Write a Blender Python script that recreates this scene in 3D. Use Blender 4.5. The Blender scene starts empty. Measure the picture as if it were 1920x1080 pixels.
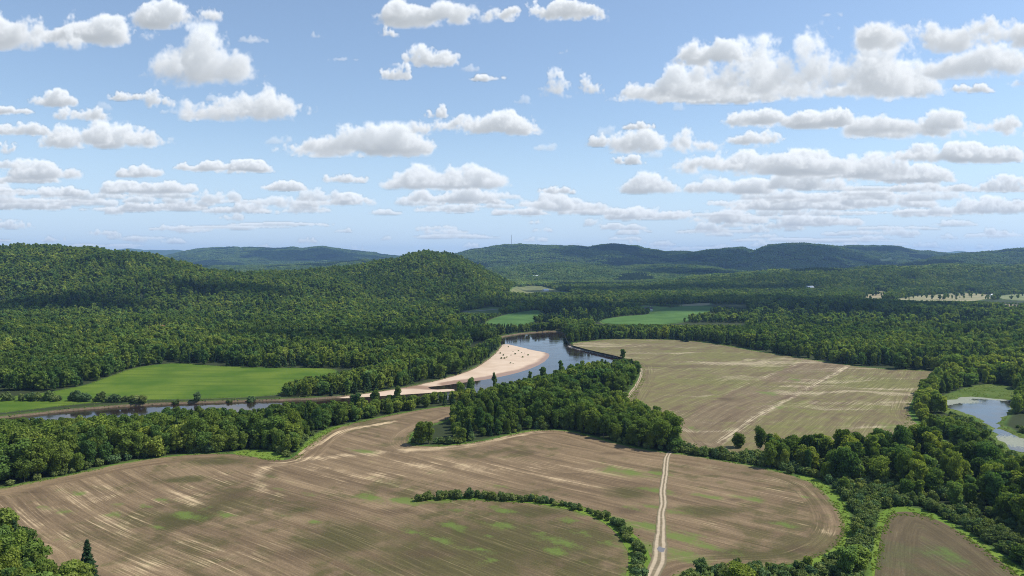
import bpy, bmesh, math, random
import numpy as np
from mathutils import Vector, Matrix
from mathutils.geometry import delaunay_2d_cdt
R = math.radians
random.seed(7); RNG = np.random.default_rng(7)
scene = bpy.context.scene
col = scene.collection

# ------------------------------------------------------------------ camera
CAM_H, FPX, HORIZON = 100.0, 1320.0, 488.0
PITCH = math.atan((540 - HORIZON) / FPX)
cam_d = bpy.data.cameras.new('camera'); cam = bpy.data.objects.new('camera', cam_d); col.objects.link(cam)
cam.location = (0, 0, CAM_H); cam.rotation_euler = (R(90) - PITCH, 0, 0)
cam_d.sensor_width = 36; cam_d.lens = 36 * FPX / 1920
cam_d.clip_start = 1; cam_d.clip_end = 80000
scene.camera = cam

# ------------------------------------------------------------------ light
SUN_EL, SUN_AZ = R(53), R(84)
SUN = Vector((math.sin(SUN_AZ) * math.cos(SUN_EL), math.cos(SUN_AZ) * math.cos(SUN_EL), math.sin(SUN_EL)))
sd = bpy.data.lights.new('sun', 'SUN'); sd.energy = 4.8; sd.angle = R(0.55); sd.color = (1.0, 0.955, 0.88)
sun = bpy.data.objects.new('sun', sd); col.objects.link(sun); sun.rotation_euler = SUN.to_track_quat('Z', 'Y').to_euler()
world = bpy.data.worlds.new('World'); scene.world = world; world.use_nodes = True
SKY_STRENGTH = 0.132
scene.view_settings.view_transform = 'Standard'; scene.view_settings.look = 'None'
scene.view_settings.exposure = 0.22; scene.view_settings.gamma = 1.0
cy = scene.cycles
cy.max_bounces = 5; cy.diffuse_bounces = 3; cy.glossy_bounces = 2; cy.transmission_bounces = 2
cy.volume_bounces = 1; cy.transparent_max_bounces = 6
cy.use_denoising = True; cy.denoiser = 'OPENIMAGEDENOISE'; cy.denoising_input_passes = 'RGB_ALBEDO_NORMAL'; cy.denoising_prefilter = 'NONE'; cy.filter_width = 1.0

# ------------------------------------------------------------------ helpers: pixels <-> ground
def ray(px, py):
    a = (px - 960) / FPX; b = (540 - py) / FPX
    c, s = math.cos(PITCH), math.sin(PITCH)
    return a, c + b * s, b * c - s          # x, y, z of an unnormalised ray
def at(px, py, z=0.0):
    x, y, dz = ray(px, py); t = (z - CAM_H) / dz
    return (x * t, y * t)
def poly(pts, z=0.0): return np.array([at(a, b, z) for a, b in pts])
def to_px(x, y, z):
    c, s = math.cos(PITCH), math.sin(PITCH)
    dz = z - CAM_H; f = y * c - dz * s; up = y * s + dz * c
    return 960 + FPX * x / f, 540 - FPX * up / f

def hash2(ix, iy, seed):
    with np.errstate(over='ignore'):
        h = (ix.astype(np.int64) * 374761393 + iy.astype(np.int64) * 668265263 + seed * 974634777) & 0x7fffffff
        h = ((h ^ (h >> 13)) * 1274126177) & 0x7fffffff
    return ((h ^ (h >> 16)) & 0xffff) / 65535.0
def vnoise(x, y, seed=0):
    ix = np.floor(x); iy = np.floor(y); fx = x - ix; fy = y - iy
    fx = fx * fx * (3 - 2 * fx); fy = fy * fy * (3 - 2 * fy)
    a = hash2(ix, iy, seed); b = hash2(ix + 1, iy, seed); c = hash2(ix, iy + 1, seed); d = hash2(ix + 1, iy + 1, seed)
    return (a * (1 - fx) + b * fx) * (1 - fy) + (c * (1 - fx) + d * fx) * fy
def fbm(x, y, seed=0, o=4):
    s = 0; a = .5; n = 0
    for i in range(o):
        s = s + a * vnoise(x, y, seed + i); n += a; a *= .5; x = x * 2.03 + 7.1; y = y * 2.03 + 3.7
    return s / n
def sstep(a, b, x):
    t = np.clip((x - a) / (b - a), 0, 1); return t * t * (3 - 2 * t)

def inside(P, x, y):
    r = np.zeros(x.shape, bool); n = len(P); j = n - 1
    for i in range(n):
        xi, yi = P[i]; xj, yj = P[j]
        if yi != yj:
            r ^= ((yi > y) != (yj > y)) & (x < (xj - xi) * (y - yi) / (yj - yi) + xi)
        j = i
    return r
def dist_line(P, x, y, closed=True):
    d = np.full(x.shape, 1e18); n = len(P)
    for i in range(n if closed else n - 1):
        ax, ay = P[i]; bx, by = P[(i + 1) % n]
        vx, vy = bx - ax, by - ay; L = vx * vx + vy * vy + 1e-9
        t = np.clip(((x - ax) * vx + (y - ay) * vy) / L, 0, 1)
        d = np.minimum(d, (x - ax - t * vx) ** 2 + (y - ay - t * vy) ** 2)
    return np.sqrt(d)
def sdf(P, x, y, reach=60):
    """distance to polygon, negative inside; far points just get +reach"""
    x = np.asarray(x, float); y = np.asarray(y, float)
    out = np.full(x.shape, float(reach))
    m = (x > P[:, 0].min() - reach) & (x < P[:, 0].max() + reach) & (y > P[:, 1].min() - reach) & (y < P[:, 1].max() + reach)
    if m.any():
        xs, ys = x[m], y[m]; d = dist_line(P, xs, ys); out[m] = np.where(inside(P, xs, ys), -d, d)
    return out
def smooth_poly(P, n=2):
    for _ in range(n):
        Q = np.roll(P, -1, 0); P = np.stack([.75 * P + .25 * Q, .25 * P + .75 * Q], 1).reshape(-1, 2)
    return P

# ------------------------------------------------------------------ plan of the valley (outlines measured on the ground)
F_MAIN = smooth_poly(poly([(-250,962),(-100,932),(0,918),(60,906),(140,890),(240,867),(330,855),(420,850),(470,855),(505,861),(540,862),(556,852),(580,832),(610,812),(640,799),(720,781),
    (800,766),(870,758),(905,757),(916,763),(895,771),(860,778),(830,790),(790,800),(768,815),(765,834),(800,838),(840,837),(900,830),(960,815),(1010,807),(1060,808),(1100,817),(1180,838),(1240,848),
    (1290,852),(1360,864),(1430,877),(1490,893),(1530,909),(1560,938),(1578,965),(1586,988),(1580,1012),(1560,1032),(1525,1049),(1490,1059),(1400,1065),(1300,1070),(1262,1085),(1215,1180),(1150,1320),
    (200,1320),(182,1130),(120,1100),(78,1088),(55,1044),(0,1033),(-80,1012),(-250,1040)]), 1)
F_EAST = smooth_poly(poly([(1062,645),(1110,640),(1150,636),(1260,637),(1330,643),(1400,656),(1500,671),(1560,681),(1640,691),(1720,694),(1785,698),(1760,707),(1740,716),(1722,732),(1707,755),(1702,780),
    (1740,812),(1760,835),(1690,845),(1600,846),(1500,848),(1400,850),(1330,846),(1290,838),(1262,800),(1215,785),(1168,765),(1180,745),(1200,716),(1206,700),(1200,680),(1160,669),(1110,658)]), 1)
F_LOW = smooth_poly(poly([(1668,965),(1690,958),(1730,963),(1780,985),(1840,1025),(1900,1072),(2010,1160),(2010,1330),(1600,1330),(1640,1080),(1648,1020),(1656,988)]), 1)
MEADOW = smooth_poly(poly([(-120,783),(-120,752),(0,746),(75,738),(100,734),(160,723),(200,708),(250,691),(310,683),(350,682),(420,687),(520,690),(600,691),(632,694),(620,704),(560,712),(532,722),(528,738),
    (480,743),(340,748),(240,750),(150,757),(80,765),(0,774)]), 1)
RIVER = smooth_poly(poly([(-250,815),(-80,794),(20,783),(90,775),(150,769),(230,763),(300,759),(400,755),(520,752),(600,749),(640,746),(700,739),(760,730),(810,719),(850,708),(885,696),(912,680),(932,662),
    (944,646),(926,641),(935,633),(985,625),(1055,621),(1060,635),(1068,648),(1085,654),(1130,664),(1165,672),(1168,678),(1120,692),(1060,704),(1000,717),(950,730),(900,742),(850,752),(760,763),(640,771),
    (520,780),(400,792),(200,803),(0,818),(-250,850)], -2.2), 1)
SANDBAR = smooth_poly(poly([(944,643),(975,650),(1000,656),(1028,661),(1032,667),(1018,681),(985,695),(940,706),(900,713),(860,718),(835,722),(800,725),(812,730),(848,728),(857,732),(820,735),(760,739),(700,743),
    (630,747),(640,742),(700,733),(760,723),(800,715),(850,703),(880,692),(905,678),(925,663),(936,652)], -1.9), 1)
POND = smooth_poly(poly([(1765,757),(1785,749),(1815,744),(1850,745),(1880,749),(1899,752),(1897,765),(1884,780),(1872,795),(1878,806),(1900,816),(1960,838),(1960,858),(1915,848),(1890,842),(1872,822),(1862,806),
    (1855,795),(1835,783),(1800,772),(1778,765)], -1), 1)
MARSH = smooth_poly(poly([(1742,757),(1765,745),(1800,733),(1835,722),(1880,720),(1902,733),(1904,752),(1900,768),(1886,784),(1880,800),(1960,830),(1960,868),(1900,862),(1868,838),(1850,806),(1800,782),(1765,770)]), 1)
HEDGE = poly([(778,938),(830,936),(880,934),(930,937),(985,940),(1040,947),(1090,957),(1130,972),(1162,992),(1184,1014),(1199,1038),(1203,1062),(1196,1092),(1180,1130)])
TRACK = poly([(1262,845),(1254,849),(1249,858),(1247,880),(1244,920),(1242,960),(1240,1000),(1239,1030),(1236,1055),(1224,1082),(1212,1120),(1200,1170)])
TRACK_W = [2.4,2.7,3.0,3.1,3.1,3.2,3.8,5.8,5.0,4.4,4.4,4.4]
LANE = poly([(1160,766),(1172,750),(1187,732),(1198,716),(1203,702),(1201,688)])
GRASS_EDGES = [  # open grass verges beside the fields
    (smooth_poly(poly([(425,850),(470,842),(515,845),(540,862),(505,864)]), 1)),
    (smooth_poly(poly([(548,862),(570,832),(600,808),(640,797),(640,801),(612,816),(584,838),(560,864)]), 1)),
    (smooth_poly(poly([(1484,888),(1530,896),(1578,930),(1592,965),(1603,1000),(1592,1030),(1545,1062),(1490,1066),(1560,1030),(1582,990),(1555,930)]), 1)),
    (smooth_poly(poly([(1640,1330),(1636,1080),(1632,1040),(1645,985),(1650,958),(1685,948),(1735,955),(1800,988),(1860,1028),(1925,1072),(2010,1140),(2010,1170),(1900,1085),(1780,990),(1690,962),(1664,985),(1650,1080)]), 1)),
    (smooth_poly(poly([(1690,815),(1700,778),(1712,790),(1745,808),(1790,838),(1790,860),(1740,840)]), 1)),
    (smooth_poly(poly([(1165,770),(1206,700),(1213,705),(1200,735),(1180,772)]), 1)),
]
FAR_FIELDS = [  # (name, outline px, base colour, label text)
    ('field', [(1118,604),(1150,594),(1230,588),(1255,575),(1330,572),(1338,580),(1316,588),(1388,592),(1395,598),(1300,598),(1255,608),(1180,609)], (.064,.135,.030)),
    ('field', [(905,606),(945,590),(985,583),(1012,580),(1008,597),(993,606),(965,614),(945,612)], (.060,.130,.030)),
    ('field', [(862,586),(900,578),(935,575),(958,578),(930,588),(880,590)], (.075,.12,.035)),
    ('field', [(955,543),(975,536),(1010,535),(1030,541),(1060,547),(1020,548),(960,548)], (.13,.15,.06)),
    ('field', [(1616,556),(1640,546),(1662,546),(1658,560),(1635,563)], (.25,.23,.13)),
    ('field', [(1676,562),(1700,557),(1735,553),(1762,552),(1790,548),(1852,551),(1866,558),(1840,562),(1810,566),(1780,563),(1750,566),(1715,568)], (.24,.235,.125)),
    ('field', [(1872,560),(1880,552),(1960,550),(1960,562),(1920,564)], (.17,.20,.09)),
    ('field', [(1868,572),(1890,569),(1960,578),(1960,588),(1900,584)], (.24,.20,.14)),
    ('field', [(1270,571),(1330,567),(1332,572),(1280,574)], (.2,.2,.11)),
]

# ------------------------------------------------------------------ hills: crest lines (photo x, y of the tree tops), distance, width of near and far slope
RIDGES = [
 (1750,650,800,[(-1500,480),(-900,466),(-300,458),(0,461),(100,462),(180,464),(240,468),(300,479),(350,492),(390,503),(470,507),(560,513),(640,520),(760,575)],12),
 (2050,640,700,[(420,575),(520,512),(600,500),(680,490),(735,484),(765,474),(795,467),(825,472),(860,487),(900,503),(940,525),(980,545),(1040,570)],12),
 (920,300,260,[(-1500,570),(-900,575),(-300,585),(0,588),(100,591),(200,590),(300,600),(400,612),(520,640)],13),
 (8500,2500,2500,[(200,490),(330,477),(370,467),(440,463),(500,466),(560,466),(610,463),(660,470),(700,473),(745,482),(800,488),(900,500)],6),
 (4800,1200,1200,[(200,505),(330,500),(420,499),(500,497),(600,494),(700,490),(760,489),(850,495)],8),
 (14000,3500,3000,[(-200,476),(100,471),(265,467),(300,469),(335,467),(360,470),(420,478),(520,486)],4),
 (6000,1700,1500,[(760,500),(850,477),(880,468),(940,461),(1000,460),(1060,461),(1100,463),(1130,460),(1150,459),(1190,464),(1240,470),(1260,468),(1300,474),(1350,487)],8),
 (5500,1000,1000,[(1230,500),(1270,480),(1320,470),(1370,464),(1405,469),(1430,472),(1500,490)],8),
 (5300,1100,1000,[(1370,492),(1415,470),(1440,459),(1490,456),(1540,459),(1580,467),(1640,480),(1700,492)],8),
 (6300,1500,1500,[(1500,476),(1540,465),(1580,462),(1620,461),(1680,466),(1730,473),(1790,477),(1850,487)],8),
 (4300,1100,1500,[(1690,497),(1760,480),(1800,476),(1850,471),(1920,465),(2100,458),(2600,450),(3400,455)],8),
 (13500,3000,3000,[(1640,486),(1740,473),(1790,472),(1820,474),(1900,480),(2000,486)],4),
 (4000,900,800,[(840,520),(900,505),(960,500),(1010,496),(1060,491),(1100,495),(1150,501),(1200,498),(1250,494),(1330,502),(1420,512)],9),
 (2750,650,800,[(1150,535),(1350,514),(1500,505),(1600,500),(1700,498),(1800,496),(1920,497),(2300,495),(3200,492)],11),
]
def H_hills(x, y):
    y0 = np.maximum(y, 60.0); u = 960 + FPX * x / y0
    wx = fbm(x / 420, y / 420, 11, 4) - .5; wy = fbm(x / 420 + 31, y / 420, 17, 4) - .5
    z = np.zeros(x.shape)
    for D, wf, wb, line, tree in RIDGES:
        jag = (fbm(u / 34 + D, u * 0, int(D), 4) - .5) * D * .0055
        px = [p[0] for p in line]; zt = [CAM_H + (HORIZON - p[1]) / FPX * D - tree for p in line]
        uu = u + wx * 60 * min(1, 1500 / D)
        top = np.maximum(np.interp(uu, px, zt, left=zt[0] if line[0][0] < -500 else 0, right=zt[-1] if line[-1][0] > 2300 else 0), 0)
        top = top + jag * sstep(5, 60, top)
        k = 1.15 * min(1.0, wf / 800)
        d = y0 - D + (wy * 420 + wx * 260) * k
        pr = np.where(d < 0, sstep(-wf, 0, d) ** 0.85, sstep(wb, 0, d))
        z = np.maximum(z, top * pr)
    fold = (fbm(x / 170, y / 170, 41, 4) - .5) * np.minimum(z * .30, 26) * sstep(5, 60, z)
    return (z + fold) * (y > 60)
def near_mask(x, y): return (np.abs(x) < 1400) & (y > 100) & (y < 1250)
def H_plain(x, y):
    z = H_hills(x, y)
    return z + (fbm(x / 90, y / 90, 5, 2) - .5) * 1.1 + (fbm(x / 33, y / 33, 9, 2) - .5) * .35
def H_ground(x, y):
    """height of the bare ground, river bed and pond included"""
    x = np.asarray(x, float); y = np.asarray(y, float)
    z = H_plain(x, y)
    m = near_mask(x, y)
    if m.any():
        xs, ys, zs = x[m], y[m], z[m]
        d = sdf(RIVER, xs, ys, 40) + (fbm(xs / 9, ys / 9, 21, 3) - .5) * 2.2
        zs = np.minimum(zs, -2.2 + np.clip(d * 1.5, -2.0, 9))
        d = sdf(POND, xs, ys, 40) + (fbm(xs / 7, ys / 7, 23, 3) - .5) * 7
        zs = np.minimum(zs, -1 + np.clip(d * .22, -1.0, 9))
        z[m] = zs
    return z

# ------------------------------------------------------------------ helpers: objects
def tag(o, label=None, cat=None, group=None, kind=None):
    for k, v in (('label', label), ('category', cat), ('group', group), ('kind', kind)):
        if v: o[k] = v
    return o
def mesh_obj(name, V, F, mat=None, parent=None, smooth=False, link=True):
    me = bpy.data.meshes.new(name)
    V = np.asarray(V, np.float32)
    if isinstance(F, np.ndarray) and F.ndim == 2:
        n, k = F.shape
        me.vertices.add(len(V)); me.vertices.foreach_set('co', V.ravel())
        me.loops.add(n * k); me.loops.foreach_set('vertex_index', F.astype(np.int32).ravel())
        me.polygons.add(n); me.polygons.foreach_set('loop_start', np.arange(0, n * k, k, dtype=np.int32))
        try: me.polygons.foreach_set('loop_total', np.full(n, k, np.int32))
        except Exception: pass
        me.update(calc_edges=True)
    else:
        me.from_pydata([tuple(v) for v in V], [], F)
    if mat:
        for q in (mat if isinstance(mat, (list, tuple)) else [mat]): me.materials.append(q)
    me.polygons.foreach_set('use_smooth', np.full(len(me.polygons), smooth, bool))
    o = bpy.data.objects.new(name, me)
    if link: col.objects.link(o)
    if parent: o.parent = parent
    return o
def vattr(o, name, vals):
    a = o.data.attributes.new(name, 'FLOAT', 'POINT'); a.data.foreach_set('value', np.asarray(vals, np.float32))
def empty(name, loc, rz=0, s=1.0):
    o = bpy.data.objects.new(name, None); col.objects.link(o); o.location = loc; o.rotation_euler = (0, 0, rz); o.scale = (s, s, s)
    o.empty_display_size = .5
    return o

# ------------------------------------------------------------------ helpers: materials
class NT:
    def __init__(s, mat):
        s.t = mat.node_tree; s.n = s.t.nodes; s.L = s.t.links
    def new(s, typ, **kw):
        n = s.n.new('ShaderNode' + typ)
        for k, v in kw.items(): setattr(n, k, v)
        return n
    def put(s, sock, v):
        if isinstance(v, bpy.types.NodeSocket): s.L.new(v, sock)
        elif v is not None:
            if hasattr(sock.default_value, '__len__') and not hasattr(v, '__len__'): v = (v,) * len(sock.default_value)
            if hasattr(sock.default_value, '__len__') and len(sock.default_value) == 4 and len(v) == 3: v = (*v, 1)
            sock.default_value = v
    def math(s, op, a, b=None, c=None, clamp=False):
        n = s.new('Math', operation=op, use_clamp=clamp)
        for i, v in enumerate((a, b, c)):
            if v is not None: s.put(n.inputs[i], v)
        return n.outputs[0]
    def mix(s, f, a, b, blend='MIX'):
        n = s.new('Mix', data_type='RGBA', blend_type=blend); n.clamp_factor = True
        s.put(n.inputs[0], f); s.put(n.inputs[6], a); s.put(n.inputs[7], b)
        return n.outputs[2]
    def noise(s, vec, scale, detail=3, rough=.5, dist=0, out='Fac'):
        n = s.new('TexNoise'); s.put(n.inputs['Vector'], vec); n.inputs['Scale'].default_value = scale
        n.inputs['Detail'].default_value = detail; n.inputs['Roughness'].default_value = rough; n.inputs['Distortion'].default_value = dist
        return n.outputs[out]
    def step(s, v, a, b, lo=0.0, hi=1.0):
        n = s.new('MapRange', interpolation_type='SMOOTHSTEP'); s.put(n.inputs[0], v)
        for i, q in enumerate((a, b, lo, hi)): n.inputs[1 + i].default_value = q
        return n.outputs[0]
    def pos(s): return s.new('NewGeometry').outputs['Position']
    def attr(s, name): return s.new('Attribute', attribute_name=name).outputs['Fac']
    def xyz(s, x, y, z=0.0):
        n = s.new('CombineXYZ')
        for i, v in enumerate((x, y, z)): s.put(n.inputs[i], v)
        return n.outputs[0]
    def sep(s, v):
        n = s.new('SeparateXYZ'); s.put(n.inputs[0], v); return n.outputs
    def vmul(s, v, m):
        n = s.new('VectorMath', operation='MULTIPLY'); s.put(n.inputs[0], v); n.inputs[1].default_value = m; return n.outputs[0]
    def bump(s, h, strength, dist):
        n = s.new('Bump'); n.inputs['Strength'].default_value = strength; n.inputs['Distance'].default_value = dist; s.put(n.inputs['Height'], h); return n.outputs[0]
    def out(s, sh):
        o = s.new('OutputMaterial'); s.L.new(sh, o.inputs[0])
    def principled(s, color, rough=.9, spec=.2, normal=None, **kw):
        p = s.new('BsdfPrincipled'); s.put(p.inputs['Base Color'], color); s.put(p.inputs['Roughness'], rough); s.put(p.inputs['Specular IOR Level'], spec)
        if normal: s.L.new(normal, p.inputs['Normal'])
        for k, v in kw.items(): s.put(p.inputs[k], v)
        s.out(p.outputs[0]); return p
def material(name):
    m = bpy.data.materials.new(name); m.use_nodes = True; m.node_tree.nodes.clear(); return m, NT(m)

def plain(name, c, rough=.8, spec=.2, var=.25, scale=1.0):
    m, t = material(name)
    n = t.noise(t.pos(), scale, 4)
    t.principled(t.mix(t.step(n, .3, .7), tuple(q * (1 - var) for q in c), tuple(q * (1 + var) for q in c)), rough, spec)
    return m

def foliage(name, ramp, trans=.35, variety=1.0):
    """ramp: 4 leaf colours; individual trees carry their place on it in obj.color, massed trees draw it at random"""
    m, t = material(name)
    oi = t.new('ObjectInfo')
    sc = t.sep(oi.outputs['Color'])
    rnd = t.new('Attribute', attribute_type='INSTANCER', attribute_name='tone').outputs['Fac']
    isown = t.math('GREATER_THAN', sc[2], .9)      # blue = 1: place on the ramp is in red
    pick = t.math('ADD', t.math('MULTIPLY', sc[0], isown), t.math('MULTIPLY', rnd, t.math('SUBTRACT', 1.0, isown)))
    cr = t.new('ValToRGB'); t.put(cr.inputs[0], pick)
    e = cr.color_ramp.elements
    e[0].position, e[1].position = 0.0, 1.0
    e[0].color = (*ramp[0], 1); e[1].color = (*ramp[3], 1)
    for p, c in ((.38, ramp[1]), (.75, ramp[2])):
        q = e.new(p); q.color = (*c, 1)
    h2 = t.math('FRACT', t.math('MULTIPLY', oi.outputs['Random'], 17.31))
    hue = t.new('ValToRGB'); t.put(hue.inputs[0], h2); hue.color_ramp.interpolation = 'LINEAR'; he = hue.color_ramp.elements
    he[0].position, he[0].color = 0.0, (.78, .95, 1.25, 1); he[1].position, he[1].color = 1.0, (1.28, 1.14, .85, 1)
    for p_, c_ in ((.3, (.95, 1.0, 1.0)), (.6, (1.05, 1.0, .9)), (.82, (1.2, 1.12, 1.15))):
        q = he.new(p_); q.color = (*c_, 1)
    crown = t.mix(variety, cr.outputs[0], hue.outputs[0], 'MULTIPLY')
    geo = t.new('NewGeometry')
    leaf = geo.outputs['Random Per Island']
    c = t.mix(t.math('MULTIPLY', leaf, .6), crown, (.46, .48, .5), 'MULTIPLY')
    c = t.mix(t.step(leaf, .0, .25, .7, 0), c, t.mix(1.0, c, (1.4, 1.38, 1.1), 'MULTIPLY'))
    d = t.new('BsdfDiffuse'); t.put(d.inputs[0], c)
    tr = t.new('BsdfTranslucent'); t.put(tr.inputs[0], t.mix(1.0, c, (1.15, 1.25, .55), 'MULTIPLY'))
    mx = t.new('MixShader'); mx.inputs[0].default_value = trans
    t.L.new(d.outputs[0], mx.inputs[1]); t.L.new(tr.outputs[0], mx.inputs[2])
    t.out(mx.outputs[0]); return m

M = {}
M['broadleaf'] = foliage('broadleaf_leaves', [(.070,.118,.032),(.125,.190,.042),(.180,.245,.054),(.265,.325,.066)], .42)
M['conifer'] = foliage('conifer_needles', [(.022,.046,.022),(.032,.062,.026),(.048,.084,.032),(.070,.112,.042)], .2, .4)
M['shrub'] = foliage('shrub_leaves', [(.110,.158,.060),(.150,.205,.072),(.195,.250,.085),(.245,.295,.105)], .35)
M['bark'] = plain('bark', (.11,.09,.07), .9, .1, .4, 3)
M['grey_bark'] = plain('grey_bark', (.30,.28,.25), .9, .1, .3, 3)

def mat_ground():
    m, t = material('ground')
    p = t.pos(); fo = t.attr('forest'); far = t.attr('far')
    n1 = t.noise(p, .05, 4); n2 = t.noise(p, .9, 4, .65)
    grass = t.mix(t.step(n1, .35, .65), (.060,.125,.020), (.115,.185,.030))
    grass = t.mix(t.step(n2, .45, .75), grass, (.045,.085,.018))
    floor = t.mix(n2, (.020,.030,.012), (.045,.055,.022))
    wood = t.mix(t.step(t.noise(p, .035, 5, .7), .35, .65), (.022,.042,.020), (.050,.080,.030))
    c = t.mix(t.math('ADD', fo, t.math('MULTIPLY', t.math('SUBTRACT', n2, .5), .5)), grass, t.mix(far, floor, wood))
    bank = t.step(t.sep(p)[2], -.5, -1.3)
    c = t.mix(t.math('MULTIPLY', bank, t.step(n2, .25, .6, .5, 1)), c, t.mix(n2, (.07,.045,.03), (.22,.16,.11)))
    t.principled(c, .95, .1, t.bump(n2, .6, .4))
    return m
M['ground'] = mat_ground()

def mat_soil(name, base, dark, pale, olive, weed, ang, east=False):
    m, t = material(name)
    p = t.pos(); x, y, z = t.sep(p)
    ca, sa = math.cos(ang), math.sin(ang)
    warp = t.math('MULTIPLY', t.math('SUBTRACT', t.noise(p, .004, 1), .5), 34.0)
    al = t.math('ADD', t.math('MULTIPLY', x, ca), t.math('MULTIPLY', y, sa))
    ac = t.math('ADD', t.math('ADD', t.math('MULTIPLY', x, -sa), t.math('MULTIPLY', y, ca)), warp)
    edge = t.attr('edge')
    head = t.step(t.math('ADD', edge, t.math('MULTIPLY', t.noise(p, .02, 1), 6.0)), 13, 17, 1, 0)
    def rows(across, along):
        v1 = t.noise(t.xyz(t.math('MULTIPLY', across, 1.15), t.math('MULTIPLY', along, .022)), 1.0, 3, .65)
        v2 = t.noise(t.xyz(t.math('MULTIPLY', across, .16), t.math('MULTIPLY', along, .010), 5.0), 1.0, 4, .6)
        return v1, v2
    a1, a2 = rows(ac, al)
    b1, b2 = rows(edge, t.math('ADD', x, y))
    r1 = t.math('ADD', t.math('MULTIPLY', a1, t.math('SUBTRACT', 1.0, head)), t.math('MULTIPLY', b1, head))
    r2 = t.math('ADD', t.math('MULTIPLY', a2, t.math('SUBTRACT', 1.0, head)), t.math('MULTIPLY', b2, head))
    big = t.noise(p, .013, 4, .55); fine = t.noise(p, 1.6, 3, .7); mid = t.noise(p, .12, 4, .6)
    c = t.mix(t.step(r2, .32, .68), dark, base)
    c = t.mix(t.step(t.math('ADD', big, t.math('MULTIPLY', t.math('SUBTRACT', mid, .5), .5)), .50, .64, 0, .68), c, olive)
    # pale crests: attribute + streaks along the rows
    pa = t.math('ADD', t.attr('pale'), t.math('ADD', t.math('MULTIPLY', t.math('SUBTRACT', r2, .5), 1.5), t.math('MULTIPLY', t.math('SUBTRACT', r1, .5), 1.3)))
    pa = t.math('ADD', pa, t.math('MULTIPLY', t.math('SUBTRACT', mid, .5), .9))
    c = t.mix(t.step(pa, .35, .95, 0, .95), c, pale)
    ol = t.math('ADD', t.attr('olive'), t.math('ADD', t.math('MULTIPLY', t.math('SUBTRACT', r2, .5), .9), t.math('MULTIPLY', t.math('SUBTRACT', mid, .5), .9)))
    c = t.mix(t.step(ol, .25, .85, 0, .85), c, olive)
    dk = t.attr('dark')
    c = t.mix(t.step(t.math('ADD', dk, t.math('MULTIPLY', t.math('SUBTRACT', r2, .5), .8)), .3, .9, 0, .75), c, tuple(q * .62 for q in dark))
    if east:
        # washed pale bands lying across the slope
        bw = t.math('MULTIPLY', t.math('SUBTRACT', t.noise(p, .016, 3), .5), 70.0)
        bn = t.noise(t.xyz(t.math('MULTIPLY', x, .0055), t.math('MULTIPLY', t.math('ADD', y, bw), .036), 3.0), 1.0, 4, .6)
        c = t.mix(t.step(t.math('ADD', bn, t.math('MULTIPLY', t.math('SUBTRACT', r1, .5), .30)), .53, .72, 0, .72), c, pale)
        c = t.mix(t.step(bn, .44, .32, 0, .6), c, tuple(q * .85 for q in dark))
    c = t.mix(t.step(r1, .38, .60, .24, 0), c, (.035, .028, .02))
    c = t.mix(t.step(r1, .56, .75, 0, .22), c, pale)
    c = t.mix(t.step(t.math('MULTIPLY_ADD', mid, .4, t.math('MULTIPLY', fine, .6)), .38, .62, .30, 0), c, (.03, .025, .018))
    wd = t.math('ADD', t.attr('weed'), t.math('ADD', t.math('MULTIPLY', t.math('SUBTRACT', fine, .5), 1.1), t.math('ADD', t.math('MULTIPLY', t.math('SUBTRACT', r2, .5), 1.5), t.math('MULTIPLY', t.math('SUBTRACT', mid, .5), 1.7))))
    c = t.mix(t.step(wd, .30, 1.05, 0, .85), c, weed)
    t.principled(c, .95, .08, t.bump(t.math('ADD', t.math('MULTIPLY', r1, .7), t.math('MULTIPLY', fine, .5)), .5, .35))
    return m
M['soil'] = mat_soil('soil', (.292,.208,.120), (.160,.111,.063), (.57,.43,.26), (.074,.072,.024), (.115,.160,.036), R(-38))
M['soil_low'] = mat_soil('soil_low', (.150,.114,.064), (.108,.084,.046), (.27,.22,.15), (.095,.098,.042), (.10,.150,.035), R(98))
M['soil_east'] = mat_soil('soil_east', (.245,.192,.108), (.165,.118,.072), (.52,.43,.28), (.180,.176,.060), (.12,.160,.04), R(53.5), True)

def mat_grass(name, a, b, d, streak=None):
    m, t = material(name)
    p = t.pos(); n1 = t.noise(p, .02, 4, .6); n2 = t.noise(p, .7, 4, .65); n3 = t.noise(p, 2.6, 2)
    c = t.mix(t.step(n1, .3, .7), a, b); c = t.mix(t.step(n2, .5, .8, 0, .7), c, d)
    x, y, z = t.sep(p)
    s = t.noise(t.xyz(t.math('MULTIPLY', x, .012), t.math('MULTIPLY', y, .11)), 1.0, 3)
    c = t.mix(t.step(s, .45, .7, 0, .45), c, d)
    t.principled(c, .95, .08, t.bump(n3, .7, .3)); return m
M['meadow'] = mat_grass('meadow_grass', (.056,.112,.011), (.118,.168,.021), (.040,.082,.010))
M['verge'] = mat_grass('verge_grass', (.105,.175,.024), (.150,.215,.034), (.065,.105,.020))
M['marsh'] = mat_grass('marsh_grass', (.075,.118,.022), (.115,.145,.032), (.042,.062,.018))

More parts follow.
